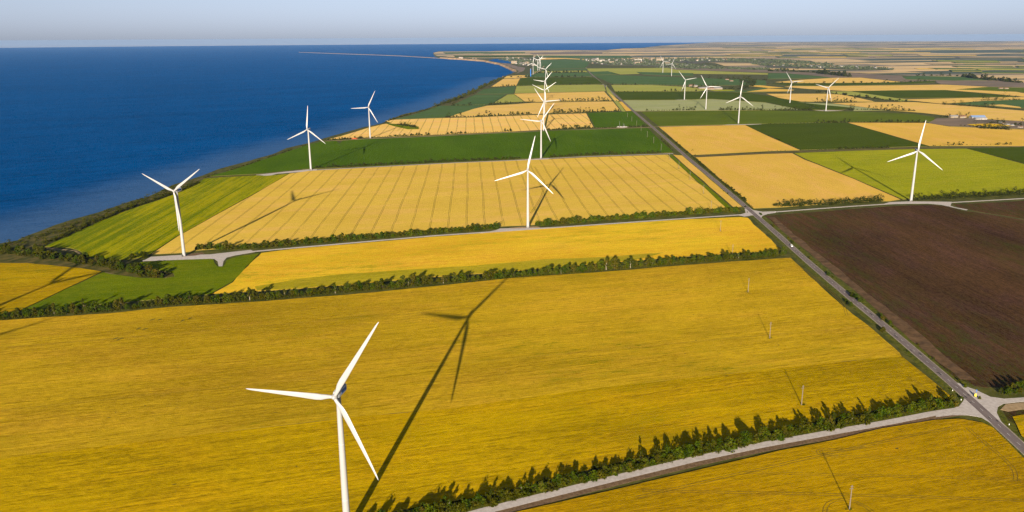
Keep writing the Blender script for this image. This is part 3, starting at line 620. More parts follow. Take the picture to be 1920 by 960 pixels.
tracks(.66, (0, 770), (300, 738), (640, 703), (960, 672), (1300, 640), (1630, 612), w=.13, gap=.95)
# dark spray line through the lime green field
ribbon('wheel_track', line((240, 484), (262, 470), (333, 425), (410, 376), (472, 341)), 1.8, -1.8, .69, green_grass, .05)
# flattened spots in the crop
rr = random.Random(12); V, F = [], []
def blob(c, rx, ry, z, rot=.26):
    k = 9; i0 = len(V)
    for a in range(k):
        t_ = 2 * pi * a / k; s = rr.uniform(.6, 1.2); x, y = cos(t_) * rx * s, sin(t_) * ry * s
        V.append((c.x + x * cos(rot) - y * sin(rot), c.y + x * sin(rot) + y * cos(rot), z))
    F.append(tuple(range(i0, i0 + k)))
for u, v in [(286, 599), (299, 599), (260, 616), (271, 617), (217, 634.5), (224, 636), (343, 601), (356, 597)]: blob(at(u, v, .64), 1.6, 3.6, .645, -.5)
for _ in range(70):
    x_, y_ = rr.uniform(-300, 300), rr.uniform(440, 860)
    blob(Vector((x_, y_, 0)), rr.uniform(.4, 1.8), rr.uniform(.3, .8), .648)
for _ in range(40):
    blob(at(rr.uniform(1120, 1260), rr.uniform(315, 375)), rr.uniform(.6, 2.4), rr.uniform(.4, 1), .70)
struct(obj('flattened_crop', mesh('flattened_crop', V, F, simple('flattened', (.09, .07, .008), (.15, .12, .012), .5))))
# ------------------------------------------------------------------ air
def haze_box():
    x, y0, y1, z0, z1 = 57000, -4000, 57000, -27.5, 276
    V = [(a, b, c) for a in (-x, x) for b in (y0, y1) for c in (z0, z1)]
    F = [(0, 1, 3, 2), (4, 6, 7, 5), (0, 4, 5, 1), (2, 3, 7, 6), (0, 2, 6, 4), (1, 5, 7, 3)]
    m = bpy.data.materials.new('haze'); m.use_nodes = True; t = m.node_tree; t.nodes.clear()
    v = t.nodes.new('ShaderNodeVolumePrincipled'); v.inputs['Color'].default_value = (.26, .42, .72, 1)
    v.inputs['Density'].default_value = HAZE; v.inputs['Anisotropy'].default_value = 0.0
    o = t.nodes.new('ShaderNodeOutputMaterial'); t.links.new(v.outputs[0], o.inputs['Volume'])
    h = obj('haze', mesh('haze', V, F, m)); h['kind'] = 'stuff'
HAZE = 1.0e-5
haze_box()

# ------------------------------------------------------------------ wind turbines
HUBH, OVER, BL = 85.0, 5.2, 50.1
def tube(pts, rads, seg=20, cap=True):
    V, F = [], []; n = len(pts)
    for (x, y, z), r in zip(pts, rads):
        for i in range(seg): a = 2 * pi * i / seg; V.append((x + r * cos(a), y + r * sin(a), z))
    for j in range(n - 1):
        for i in range(seg): a = j * seg + i; b = j * seg + (i + 1) % seg; F.append((a, b, b + seg, a + seg))
    if cap: F += [tuple(range(seg))[::-1], tuple(range((n - 1) * seg, n * seg))]
    return V, F
def merge(*L):
    V, F = [], []
    for v, f in L: k = len(V); V += v; F += [tuple(i + k for i in q) for q in f]
    return V, F
def box(x0, x1, y0, y1, z0, z1):
    return [(x, y, z) for x in (x0, x1) for y in (y0, y1) for z in (z0, z1)], [(0, 1, 3, 2), (4, 6, 7, 5), (0, 4, 5, 1), (2, 3, 7, 6), (0, 2, 6, 4), (1, 5, 7, 3)]
def loft(secs):
    """secs: lists of points, closed rings along an axis"""
    V = [p for s in secs for p in s]; n = len(secs[0]); F = []
    for j in range(len(secs) - 1):
        for i in range(n): a = j * n + i; b = j * n + (i + 1) % n; F.append((a, b, b + n, a + n))
    F += [tuple(range(n))[::-1], tuple(range((len(secs) - 1) * n, len(secs) * n))]
    return V, F
def blade_mesh():
    tab = [(0.6, 1.9, 1.0, 0), (2.2, 1.95, .98, 4), (4.5, 2.4, .66, 12), (7, 3.0, .42, 12), (10, 3.35, .32, 10), (14, 3.2, .26, 7), (19, 2.8, .21, 5), (27, 2.35, .18, 3), (35, 1.8, .17, 1.5), (42, 1.35, .16, .5), (47, .95, .15, 0), (49.3, .5, .15, 0), (BL, .12, .15, 0)]
    secs = []
    for z, c, th, tw in tab:
        ring = []
        bend = -1.2 * (z / BL) ** 2
        k = min(1, max(0, (z - 2) / 5))
        for i in range(16):
            a = 2 * pi * i / 16; x = cos(a); y = sin(a)
            off = -0.22 * k                      # the trailing edge reaches further out than the nose
            px = c * (x * .5 + off); py = c * th * y * .5 * (1 - k * .45 * max(0, -x))
            t_ = R(tw); ring.append((px * cos(t_) - py * sin(t_), px * sin(t_) + py * cos(t_) + bend, z))
        secs.append(ring)
    V, F = loft(secs); return mesh('blade', V, F, blade_w, smooth=True)
def rring(y, w, h, zc, r=.7, k=4):
    pts = []
    for cx, cz, a0 in ((1, 1, 0), (-1, 1, 90), (-1, -1, 180), (1, -1, 270)):
        for i in range(k + 1):
            a = R(a0 + 90 * i / k); pts.append((cx * (w / 2 - r) + r * cos(a), y, zc + cz * (h / 2 - r) + r * sin(a)))
    return pts
def build_turbine():
    root = empty('wind_turbine')
    H = HUBH - 1.9
    zs = [0, 1, 10, 21, 21.2, 32, 44, 55, 55.2, 66, 76, H - .3, H]; rs = [2.12, 2.1, 2.02, 1.93, 1.93, 1.84, 1.74, 1.63, 1.63, 1.5, 1.38, 1.27, 1.27]
    V, F = tube([(0, 0, z) for z in zs], rs, 28)
    tw = part('tower', mesh('tower', V, F, tower_w, smooth=True), root)
    for z, r in ((21.1, 1.93), (55.1, 1.63), (H - .1, 1.27)): part('flange', mesh('flange', *tube([(0, 0, z - .09), (0, 0, z + .09)], [r + .04] * 2, 28), nac_w), tw)
    d = part('door', mesh('door', *box(-.45, .45, -2.17, -1.9, 1.3, 3.4), grey_m), tw)
    st = merge(box(-.7, .7, -3.0, -2.1, 1.1, 1.25), box(-.6, .6, -3.5, -3.0, .55, .7), box(-.6, .6, -4.0, -3.5, 0, .25), box(-.75, -.69, -4, -2.1, 0, 2.1), box(.69, .75, -4, -2.1, 0, 2.1))
    part('steps', mesh('steps', *st, grey_m), root)
    part('foundation', mesh('foundation', *tube([(0, 0, 0), (0, 0, .35)], [3.4, 3.2], 28), conc), root)
    secs = [rring(y, w, h, HUBH + dz, rr_) for y, w, h, dz, rr_ in ((-3.4, 2.5, 2.6, 0, .9), (-3.0, 3.2, 3.3, 0, .8), (-1.5, 3.5, 3.7, .05, .6), (4.5, 3.6, 3.9, .15, .6), (7.2, 3.5, 3.7, .25, .6), (8.2, 2.9, 2.9, .45, .7))]
    V, F = loft(secs); nc = part('nacelle', mesh('nacelle', V, F, nac_w, smooth=False), root)
    bp = merge(box(-1.845, -1.76, .5, 6.6, HUBH - .6, HUBH + 1.3), box(1.76, 1.845, .5, 6.6, HUBH - .6, HUBH + 1.3), box(-1.2, 1.2, 3.4, 7.0, HUBH + 2.0, HUBH + 2.16))
    part('blue_panel', mesh('blue_panel', *bp, blue_p), nc)
    part('cooler', mesh('cooler', *merge(box(-1.4, 1.4, 6.2, 6.9, HUBH + 2.1, HUBH + 3.1)), grey_m), nc)
    mast = merge(tube([(.5, 2.6, HUBH + 1.9), (.5, 2.6, HUBH + 4.2)], [.05, .05], 6), tube([(-.5, 2.6, HUBH + 1.9), (-.5, 2.6, HUBH + 3.6)], [.05, .05], 6), box(-.7, .7, 2.55, 2.65, HUBH + 3.3, HUBH + 3.4))
    part('wind_vane', mesh('wind_vane', *mast, tower_w), nc)
    ys = [(-6.9, .15), (-6.6, .75), (-6.0, 1.25), (-5.2, 1.55), (-4.2, 1.62), (-3.45, 1.5)]
    secs = [[(r * cos(2 * pi * i / 20), y, HUBH + r * sin(2 * pi * i / 20)) for i in range(20)] for y, r in ys]
    V, F = loft(secs); part('hub', mesh('hub', V, F, blade_w, smooth=True), root)
    bm_ = blade_mesh()
    for k in range(3): part('blade', bm_, root, (0, -OVER, HUBH))
    return root
def set_turbine(o, x, y, yaw, phi):
    o.location = (x, y, 0); o.rotation_euler = (0, 0, R(180 - yaw))
    bl = [c for c in KIDS[o.name] if c.name.startswith('blade')]
    for k, b in enumerate(bl):
        m_ = Matrix.Rotation(R(-5), 4, 'X') @ Matrix.Rotation(-R(phi + 120 * k), 4, 'Y'); b.rotation_euler = m_.to_euler()
T = [(-93.1, 393.7, 191.3, 88.7, 'nearest and largest white wind turbine, standing in the front yellow field'),
 (-419.2, 991.3, 196.8, 65.8, 'white wind turbine on the gravel pad beside the lime green field'),
 (-423.6, 1684.8, 191.8, 115.3, 'white wind turbine at the left end of the deep green field, one blade straight up'),
 (-391.3, 2235.9, 191.7, 94.0, 'white wind turbine against the sea beyond the deep green field, one blade pointing left'),
 (23.4, 1137.4, 184.2, 107.7, 'white wind turbine beside the gravel road at the edge of the tan field with tramlines'),
 (67.8, 1828.5, 170.7, 83.4, 'white wind turbine standing before the deep green field, frontmost of the overlapping line'),
 (96.0, 2389.8, 175.2, 35.4, 'white wind turbine on the track behind the deep green field, one blade pointing right'),
 (120.1, 2916, 178, 65, 'white wind turbine in the overlapping line by the second treeline, blades raised like a V'),
 (145, 3526, 180, 82, 'distant white wind turbine in the overlapping line by the third treeline, one blade pointing left'),
 (664.5, 1311.8, 190.6, 112.1, 'large white wind turbine between the light green field and the brown ploughed field'),
 (717.3, 2553.8, 183.1, 113.6, 'white wind turbine behind the tan field right of the road, one blade almost straight up'),
 (735.0, 3067.4, 183.9, 29.9, 'white wind turbine at the near edge of the grey green field, one blade pointing right'),
 (758.1, 3565.8, 175.3, 39.5, 'white wind turbine at the far edge of the grey green field'),
 (1120.5, 5732.1, 170, 95.8, 'small distant white wind turbine before the village, the right one of a close pair'),
 (1157.6, 6264.9, 175, 31.2, 'small distant white wind turbine before the village, the left one of a close pair'),
 (1146.3, 3347.4, 170.7, 34.3, 'white wind turbine before the yellow fields at right, the farther of two'),
 (1148.2, 2962.3, 178.9, 74.7, 'white wind turbine before the yellow fields at right, the nearer of two'),
 (None, (1023.2, 129.8), 180, 76, 'distant white wind turbine, rearmost of the overlapping line, blades raised like a V'),
 (None, (999.6, 117.9), 180, 111, 'distant white wind turbine left of the far cluster, by the slim blue tower'),
 (None, (1008.3, 113.0), 180, 60, 'tiny white wind turbine in the far cluster, second from the left'),
 (None, (1011.2, 112.5), 180, 77, 'tiny white wind turbine in the far cluster, third from the left'),
 (None, (1013.5, 110.3), 180, 37, 'tiny white wind turbine in the far cluster, farthest and rightmost'),
 (-574, 515, 190, 52, 'white wind turbine beyond the left edge of the yellow field near the sea'),
 (-562, 300, 190, 60, 'white wind turbine beyond the left edge of the front yellow field')]
base = build_turbine()
for i, (x, y, yaw, phi, lab) in enumerate(T):
    o = base if i == 0 else copy_tree(base)
    if x is None:
        p = at(*y, HUBH); x, y = p.x, p.y + OVER
    set_turbine(o, x, y, yaw, phi); tag(o, lab, 'wind turbine', 'wind turbines of the wind farm')

# ------------------------------------------------------------------ vegetation
def rnd_quad(V, F, c, n, s, rg, asp=1.0):
    a = n.orthogonal().normalized(); a = Matrix.Rotation(rg.uniform(0, 2 * pi), 3, n) @ a; b = n.cross(a)
    a *= s * .5; b *= s * .5 * asp; i = len(V)
    V.extend([c - a - b, c + a - b * .7, c + a * .8 + b, c - a * .9 + b * .8]); F.append((i, i + 1, i + 2, i + 3))
def crown(rg, h0, h1, rx, shape, n, leaf, clumps, V=None, F=None, org=Vector((0, 0, 0)), sq=1.0):
    """leaf faces on many uneven clumps placed through the crown"""
    V = [] if V is None else V; F = [] if F is None else F
    cl = []
    for _ in range(clumps):
        t = rg.random() ** (1.7 if shape == 'bush' else .8); z = h0 + (h1 - h0) * t
        if shape == 'poplar': rad = rx * (sin(pi * min(1, t * .95 + .08)) ** .6)
        elif shape == 'bush': rad = rx * math.sqrt(max(.05, 1 - t * t * .9))
        else: rad = rx * math.sqrt(max(.04, 1 - (2 * t - .85) ** 2 * .85))
        a = rg.uniform(0, 2 * pi); q = rad * math.sqrt(rg.random()) * .8
        cl.append((Vector((cos(a) * q, sin(a) * q * sq, z)), (rg.uniform(.36, .60) if shape == 'bush' else rg.uniform(.20, .42)) * rx))
    for _ in range(n):
        c, r = rg.choice(cl); d = Vector((rg.gauss(0, 1), rg.gauss(0, 1), rg.gauss(.25, 1))).normalized()
        p = c + d * r * rg.uniform(.65, 1.1); p.z = max(.15, p.z)
        nn = (d + Vector((rg.gauss(0, .45), rg.gauss(0, .45), rg.gauss(0, .45)))).normalized()
        rnd_quad(V, F, org + p, nn, leaf * rg.uniform(.6, 1.35), rg, rg.uniform(.6, 1))
    return V, F
def trunk(rg, h, r, pale=False):
    L = []
    ps = [(0, 0, 0)]; 
    for k in range(1, 5): ps.append((rg.uniform(-.12, .12) * k, rg.uniform(-.12, .12) * k, h * k / 4))
    L.append(tube(ps, [r * 1.25, r, r * .8, r * .55, r * .25], 7))
    for _ in range(5):
        z = h * rg.uniform(.35, .8); a = rg.uniform(0, 2 * pi); l = h * rg.uniform(.2, .38)
        b = ps[2]; L.append(tube([(b[0] * .7, b[1] * .7, z), (cos(a) * l * .5, sin(a) * l * .5, z + l * .45), (cos(a) * l, sin(a) * l, z + l * .8)], [r * .4, r * .28, r * .1], 5))
    return merge(*L)
rg = random.Random(77)
def tree_proto(kind, seed, lm, pale=False):
    g = random.Random(seed); o = empty('hedgerow_tree')
    if kind == 'poplar': h, rx, n, cls, h0 = 10.5, 1.7, 900, 30, 1.0
    elif kind == 'round': h, rx, n, cls, h0 = 8.0, 3.6, 1300, 28, 1.0
    elif kind == 'low': h, rx, n, cls, h0 = 6.8, 4.0, 1300, 28, .3
    else: h, rx, n, cls, h0 = 9.0, 2.7, 700, 18, 2.6
    V, F = crown(g, h0, h, rx, 'poplar' if kind == 'poplar' else 'round', n, .62, cls)
    part('crown', mesh('crown', V, F, lm), o)
    V, F = trunk(g, h * .8, .17 if kind != 'poplar' else .14)
    part('trunk', mesh('trunk', V, F, bark_pale if pale else bark), o)
    return o
protos = {k: [tree_proto(k, 10 * i + s, leaf_a if (i + s) % 2 else leaf_b, k == 'thin') for s in range(3)] for i, k in enumerate(('poplar', 'round', 'low', 'thin'))}
used = set()
def plant(kind, x, y, s, lab, group, z=0, cat='tree', name=None, sx=1.0):
    pr = rg.choice(protos[kind])
    o = pr if pr.name not in used else copy_tree(pr); used.add(pr.name)
    o.location = (x, y, z); o.rotation_euler = (0, 0, rg.uniform(0, 6.28)); o.scale = (s * sx, s * sx, s)
    return tag(o, lab, cat, group)
shr = []
def shrub_proto(seed, lm, n=420, r=2.3, h=2.6):
    g = random.Random(seed); V, F = crown(g, .1, h, r, 'bush', n, .6, 10); o = obj('shrub', mesh('shrub', V, F, lm)); return o
shr = [shrub_proto(300 + i, (leaf_a, leaf_b)[i % 2], h=(2.4, 3.2, 1.9)[i % 3]) for i in range(6)]
usedS = set()
def shrub(x, y, s, lab, group, z=0):
    pr = rg.choice(shr); o = pr if pr.name not in usedS else pr.copy()
    if o is not pr: COL.objects.link(o)
    usedS.add(pr.name); o.location = (x, y, z); o.rotation_euler = (0, 0, rg.uniform(0, 6.28)); o.scale = (s, s, s * rg.uniform(.8, 1.2))
    return tag(o, lab, 'shrub', group)
def along(px, step, jx=0, jy=0):
    P = resample([at(*p) for p in px], .5); out = []; acc = 0; nxt = 0
    for i in range(1, len(P)):
        acc += (P[i] - P[i - 1]).length
        if acc >= nxt:
            d = (P[i] - P[i - 1]).normalized(); nn = Vector((-d.y, d.x, 0))
            out.append(P[i] + nn * rg.uniform(-jy, jy) + d * rg.uniform(-jx, jx)); nxt = acc + step * rg.uniform(.7, 1.3)
    return out
# the hedgerow along the front gravel road
R1 = [(690, 985), (790, 963), (887, 944), (981, 924.5), (1106, 893), (1231, 863), (1300, 849), (1397, 830), (1526, 803), (1623, 784), (1720, 765.5), (1783, 755)]
LT1, GT1 = 'tree in the ragged hedgerow along the front gravel road', 'trees of the hedgerow along the front gravel road'
for i, p in enumerate(along(R1, 6.6, 4, 3.2)):
    dens = noise.noise(p * .02 + Vector((3, 0, 0)))
    right = p.x > 130
    k = rg.choices(('poplar', 'round', 'thin', 'low'), ((2, 4, 2, 5) if right else (1, 4, 2, 6)))[0]
    s = rg.uniform(.42, 1.02) * (1.0 + .5 * dens) * (1.05 if right else .92)
    if p.x < 20: s *= .8
    plant(k, p.x, p.y + 1.5, s, LT1, GT1)
for p in along(R1, 3.2, 1.5, 3.6):
    shrub(p.x, p.y - 1.2, rg.uniform(1.1, 1.9), 'low bush at the foot of the ragged hedgerow by the front gravel road', 'bushes of the hedgerow along the front gravel road')
# the long hedgerow across the picture
R2 = [(-60, 605.2), (0, 598.7), (100, 591.2), (160, 586.2), (240, 580.2), (313, 571.7), (400, 567.2), (477, 562.7), (560, 555.2), (647, 547.7), (720, 541.2), (800, 533.2), (880, 527.2), (957, 520.7), (1040, 514.2), (1127, 506.7), (1210, 500.2), (1293, 492.7), (1370, 486.7), (1437, 482.2), (1474, 477.7)]
for p in along(R2, 5.6, 1.5, 2.2):
    s = rg.uniform(.75, 1.4) * (1 + .4 * noise.noise(p * .03)); k = rg.choices(('low', 'round', 'thin', 'poplar'), (8, 6, 1, .5))[0]
    plant(k, p.x, p.y + 1, s, 'tree in the long dark hedgerow between the two front yellow fields', 'trees of the long hedgerow across the fields')
# gully by the sea
gl = [(0, 472), (30, 474), (62, 478), (90, 480), (105, 482), (145, 489), (158, 492), (185, 494), (215, 500), (238, 506), (262, 513), (290, 517), (312, 518)]
for p in along(gl, 8, 3, 7):
    plant(rg.choice(('low', 'round', 'low')), p.x, p.y, rg.uniform(.9, 1.5), 'rounded tree in the green gully beside the coast', 'trees of the gully beside the coast')
for p in along(gl, 5, 3, 10): shrub(p.x, p.y, rg.uniform(.7, 1.4), 'bush in the green gully beside the coast', 'bushes of the gully beside the coast')
for u, v in ((248, 485), (258, 482.5), (266, 480.5), (272, 483), (80, 486), (100, 486)):
    p = at(u, v); plant('low', p.x, p.y, rg.uniform(.8, 1.1), 'dark tree by the end of the gravel pad near the coast' if u > 200 else 'rounded tree in the green gully beside the coast', 'trees of the gully beside the coast')
# trees and bushes beside the asphalt road
for u, v, s in [(1553, 517, .6), (1598, 557, .75), (1604, 560, .7), (1612, 566, .6), (1655, 600, .6), (1668, 608, .55), (1655, 622, .65), (1594, 575, .7), (1586, 567, .5), (1427, 403.5, .5), (1450, 425, .55), (1486, 456, .5)]:
    p = at(u, v); plant('low', p.x, p.y, s, 'small tree on the grassy verge of the asphalt road', 'small trees beside the asphalt road')
for u, v in [(1752 + 170 * a, 745) for a in ()] + [(1876, 738), (1886, 736), (1896, 733), (1905, 730), (1915, 727), (1925, 722), (1890, 740), (1905, 739), (1912, 735)]:
    p = at(u, v); plant(rg.choice(('low', 'round')), p.x, p.y, rg.uniform(.5, .8), 'tree at the right edge behind the gravel junction', 'trees behind the gravel junction')
vr = [(p, s) for p in near for s in (-1, 1) if p.y < 1500]
for p, s in vr:
    for _ in range(2):
        if rg.random() < (.55 if s < 0 else .25) * (1.0 if noise.noise(p * .01 + Vector((s * 7, 0, 0))) > -.1 else .3):
            shrub(p.x - s * rg.uniform(5.5, 9), p.y + rg.uniform(-12, 12), rg.uniform(.35, .75), 'small bush on the verge of the asphalt road', 'bushes beside the asphalt road')
# hedges along the second gravel road
R3 = [(372, 468), (480, 465), (560, 457.5), (647, 450.5), (730, 444), (813, 437.5), (880, 432), (934, 427.3)]
R3b = [(1008, 422.5), (1040, 420.5), (1127, 413.5), (1210, 407.5), (1293, 401.5), (1340, 398.5), (1384, 396.5)]
for p in along(R3, 5.6, 1, 1.6): shrub(p.x, p.y, rg.uniform(1.8, 2.6), 'bush in the hedge behind the second gravel road, left of the turbine', 'bushes of the hedge left of the middle turbine')
for p in along(R3b, 5.0, 1, 1.8): shrub(p.x, p.y, rg.uniform(2.0, 2.8), 'bush in the hedge behind the second gravel road, right of the turbine', 'bushes of the hedge right of the middle turbine')

# vegetation nobody could count: low growth under the hedges, and all the far tree lines as one object each
def mass(name, items, mat, label):
    V, F = [], []
    for p, r, h, n, lf in items: crown(rg, .1, h, r, 'bush', n, lf, 5, V, F, Vector((p.x, p.y, p.z)))
    o = obj(name, mesh(name, V, F, mat)); tag(o, label, None, None, 'stuff'); return o
it = []
for p in along(R1, 1.5, 1, 4.2): it.append((p + Vector((0, -1.5, 0)), 1.9, rg.uniform(1.0, 2.4), 60, .55))
for p in along(R2, 1.5, 1, 3.2): it.append((p + Vector((0, -.3, 0)), 2.2, rg.uniform(1.8, 4.0), 60, .7))
for L in (R3, R3b):
    for p in along(L, 2.5, 1, 1.8): it.append((p, 2.0, rg.uniform(1.5, 3.2), 34, .7))
for p in along(gl, 1.2, 2, 10): it.append((p, 2.8, rg.uniform(1, 3), 44, .8))
mass('undergrowth', it, leaf_a, 'low tangled growth under the hedgerows')
it = []
def far_line(px, step, r, h, gap=0.0, n=26, jy=1.0, lf=1.0):
    if px[0][1] < 265: r, h, n, lf = r * 1.1, h * 1.35, int(n * 3.2), lf * 1.5
    elif px[0][1] < 320: r, h, n, lf = r * 1.1, h * 1.15, int(n * 2.6), lf * 1.2
    if px[0][1] < 330 and n > 20:
        for p in along(px, step * .8, 2, .8): it.append((p, r * .6, h * .28, int(n * .5), lf))
    for p in along(px, step, step * .3, jy):
        if gap and noise.noise(p * .012) < gap - .5: continue
        s = rg.uniform(.7, 1.5); it.append((p, r * s * 1.15, h * s * rg.uniform(.9, 1.4), int(n * 1.5), lf * 1.15))
far_line([(1455, 388), (1520, 385), (1590, 381), (1655, 377)], 4.5, 4.4, 6.8, n=120, lf=1.0)
far_line([(1714, 374.6), (1760, 372.5), (1820, 370), (1915, 364.6), (2000, 361)], 4.5, 4.4, 7.0, n=120, lf=1.0)
far_line([(590, 316), (700, 310.5), (850, 303), (975, 297.8)], 6, 3, 3.6, n=30)
far_line([(1030, 295.5), (1100, 291.5), (1238, 286.5)], 6, 3, 3.8, n=30)
far_line([(604, 263), (640, 262), (690, 257.5), (800, 253.5), (960, 246)], 9, 3, 3.4, .45)
far_line([(1027, 243.5), (1070, 241.5), (1115, 239.5)], 8, 4, 6.5, .3)
far_line([(1120, 239.8), (1150, 238.8), (1178, 238.3), (1218, 237)], 9, 3, 3, .4)
far_line([(838, 220.5), (880, 219), (940, 216.5), (998, 213.8)], 11, 4.5, 7.5, .42)
far_line([(1032, 212.8), (1060, 211.5), (1100, 210.6), (1163, 208.5)], 9, 4.5, 8, .2)
far_line([(848, 198), (908, 197.2), (1000, 191.5)], 14, 4.5, 6, .4)
far_line([(1050, 190.3), (1117, 189.4), (1158, 189)], 12, 4.5, 8, .2)
far_line([(917, 163.3), (968, 160.9), (1017, 159.8), (1117, 158)], 25, 5, 6, .35, jy=3)
far_line([(960, 144.8), (1100, 144.2)], 40, 7, 6, .4, n=14, lf=2.5)
far_line([(1000, 137), (1098, 135.6)], 30, 9, 12, .1, n=16, lf=3)
far_line([(1212, 208), (1260, 207.4), (1305, 206.9)], 12, 5, 9, .45)
far_line([(1350, 206.9), (1440, 206.8), (1526, 206.9)], 10, 5, 9, .3)
far_line([(1592, 206.2), (1640, 206.6), (1715, 208.8)], 10, 5.5, 11, .25)
far_line([(1532, 191.6), (1570, 190.8), (1610, 191.5)], 13, 5, 10, .25)
far_line([(1770, 196.4), (1805, 198.3), (1838, 200.6), (1870, 203)], 14, 8, 10, .25, jy=20)
far_line([(1840, 189), (1870, 188), (1915, 187.6)], 16, 8, 11, .2, jy=10)
far_line([(1440, 232.6), (1590, 229.4), (1737, 230)], 13, 4, 5, .45)
far_line([(1440, 255), (1480, 271), (1500, 282)], 30, 2, 2, .4)
far_line([(1502, 281.6), (1580, 279.4), (1665, 277.3)], 8, 2.6, 3, .4)
far_line([(1748, 273.8), (1800, 272.8), (1897, 271.4)], 13, 3.6, 6.5, .5)
far_line([(1440, 283.5), (1478, 282.6)], 12, 3, 4, .4)
far_line([(1800, 236), (1850, 240), (1890, 243)], 16, 7, 8, .4, jy=8)
far_line([(1838, 241.5), (1895, 244)], 9, 7, 9, 0, jy=9)
far_line([(1862, 231), (1890, 233.5), (1915, 236)], 12, 7, 9, .2, jy=10)
far_line([(1765, 219), (1800, 219.5), (1820, 219.8)], 16, 7, 8, .3, jy=8)
far_line([(1300, 165), (1340, 166.5), (1385, 167.3), (1400, 165)], 22, 9, 11, .2, jy=20, n=18, lf=2)
far_line([(1330, 147.2), (1400, 149.5), (1437, 151)], 30, 9, 9, .3, n=14, lf=2.5)
far_line([(1395, 152), (1410, 158), (1398, 164)], 22, 10, 12, .2, jy=40, n=18, lf=2)
far_line([(1535, 137.5), (1560, 140.5), (1592, 144)], 22, 14, 14, 0, n=18, lf=4, jy=10)
far_line([(1440, 133.6), (1490, 134.6), (1537, 137)], 34, 14, 12, .3, n=14, lf=4, jy=20)
far_line([(1805, 144.4), (1850, 149.5), (1915, 155.5)], 30, 12, 12, .2, n=18, lf=4, jy=30)
far_line([(1600, 181), (1635, 184), (1665, 188), (1700, 191)], 26, 7, 7, .3, n=14, lf=2, jy=20)
far_line([(1530, 173), (1560, 175.5), (1600, 181)], 26, 6, 6, .3, n=14, lf=2, jy=16)
far_line([(1440, 156.5), (1600, 156.8), (1690, 154.6), (1750, 152)], 50, 8, 7, .4, n=10, lf=2.5)
far_line([(1720, 142), (1790, 142.6), (1830, 145)], 50, 9, 8, .3, n=10, lf=3)
far_line([(1160, 171.8), (1240, 171.2), (1310, 171)], 30, 5, 6, .55, n=12, lf=2)
far_line([(1140, 159), (1225, 158.6), (1310, 163)], 40, 5, 5, .55, n=12, lf=2)
far_line([(745, 233.5), (768, 237), (785, 241.5)], 12, 6, 5, .2, jy=8)
far_line([(1240, 262), (1262, 283)], 12, 2, 2, .3); far_line([(1296, 293), (1330, 322), (1380, 362), (1411, 389)], 7, 1.8, 1.9, .35)
far_line([(1245, 250), (1290, 288)], 9, 2, 2, .3)
for u, v, s in ((1298, 283, 3.4), (1304, 292, 3), (1337, 327, 2.6), (1352, 338, 2.4), (1397, 388, 2.4), (1320, 311, 2)): it.append((at(u, v), s, s * 1.1, 50, .9))
mass('distant_treelines', it, leaf_far, 'tree belts and hedges standing between the distant fields')
it = []
cb = [(-60, 487), (0, 465), (40, 459), (75, 451), (96, 441), (117, 436), (150, 425), (190, 409.5), (240, 391.5), (270, 379.5), (300, 370), (330, 358)]
for k in range(3):
    for p in along([(u + k * 4 - 3, v - 1.5 - k * 5) for u, v in cb], 8 + k * 4, 4, 6): it.append((p, rg.uniform(2.0, 4.6), rg.uniform(1.0, 2.6), 44, 1.0))
for p in along([(82, 457), (117, 445.5), (167, 422.5), (207, 404.5), (253, 387.5), (300, 372.5), (333, 360), (370, 343)], 2.6, 2, 5): it.append((p, rg.uniform(2.8, 4.6), rg.uniform(2.8, 5.2), 80, 1.0))
far_line([(384, 333), (430, 319.5), (470, 307), (512, 292.5), (580, 270)], 9, 2.6, 1.6, .35)
far_line([(725, 228), (745, 221), (780, 211.5), (815, 202)], 14, 3, 2, .3)
far_line([(818, 199.5), (845, 189.8), (868, 181.5)], 10, 6, 6, .15, jy=12)
far_line([(872, 179.5), (890, 170.5), (912, 160.5), (940, 147)], 22, 6, 5, .25, jy=16, n=16, lf=2)
mass('coastal_scrub', it, leaf_a, 'dark scrub along the edge of the coast')

# ------------------------------------------------------------------ power poles
def pole_proto():
    o = empty('power_pole')
    V, F = tube([(0, 0, -.2), (0, 0, 8), (0, 0, 16.6)], [.38, .30, .22], 10)
    part('pole', mesh('pole', V, F, conc), o)
    arm = merge(box(-1.1, 1.1, -.07, .07, 14.2, 14.36), box(-.75, .75, -.06, .06, 15.6, 15.74), box(-1.0, -.95, -.04, .04, 13.4, 14.2))
    a = part('crossarm', mesh('crossarm', *arm, grey_m), o)
    for x, z in ((-1.0, 14.36), (1.0, 14.36), (-.7, 15.74), (.7, 15.74)):
        part('insulator', mesh('insulator', *tube([(x, 0, z), (x, 0, z + .12), (x, 0, z + .2), (x, 0, z + .34)], [.06, .11, .07, .05], 8), dark_m), a)
    return o
pp = pole_proto(); poles = [(1592.3, 957, 'frontmost concrete power pole, in the yellow field nearest the camera'), (1502.6, 760.5, 'concrete power pole behind the front hedgerow, second from the camera'), (1443, 635.5, 'concrete power pole in the large yellow field, third from the camera'), (1402.5, 549, 'concrete power pole in the large yellow field, nearest to the long hedgerow'),
 (1373, 482, 'concrete power pole standing in the long hedgerow'), (1350.7, 434.5, 'concrete power pole in the yellow field just behind the long hedgerow'), (1333, 395, 'concrete power pole beside the hedge at the corner of the tan field'), (1319, 363.5, 'concrete power pole in the tan field, nearest to the green strip'), (1293.5, 337, 'concrete power pole in the tan field, middle of three'), (1272.8, 316.7, 'concrete power pole in the tan field, farthest of three')]
poles += [(u, v, None) for u, v in ((1255, 300), (1239.5, 282.5), (1225.5, 268.8), (1213.5, 257.5), (1202, 246), (1193.5, 236), (1184.5, 227.5), (1176.5, 220))]
tuft = []
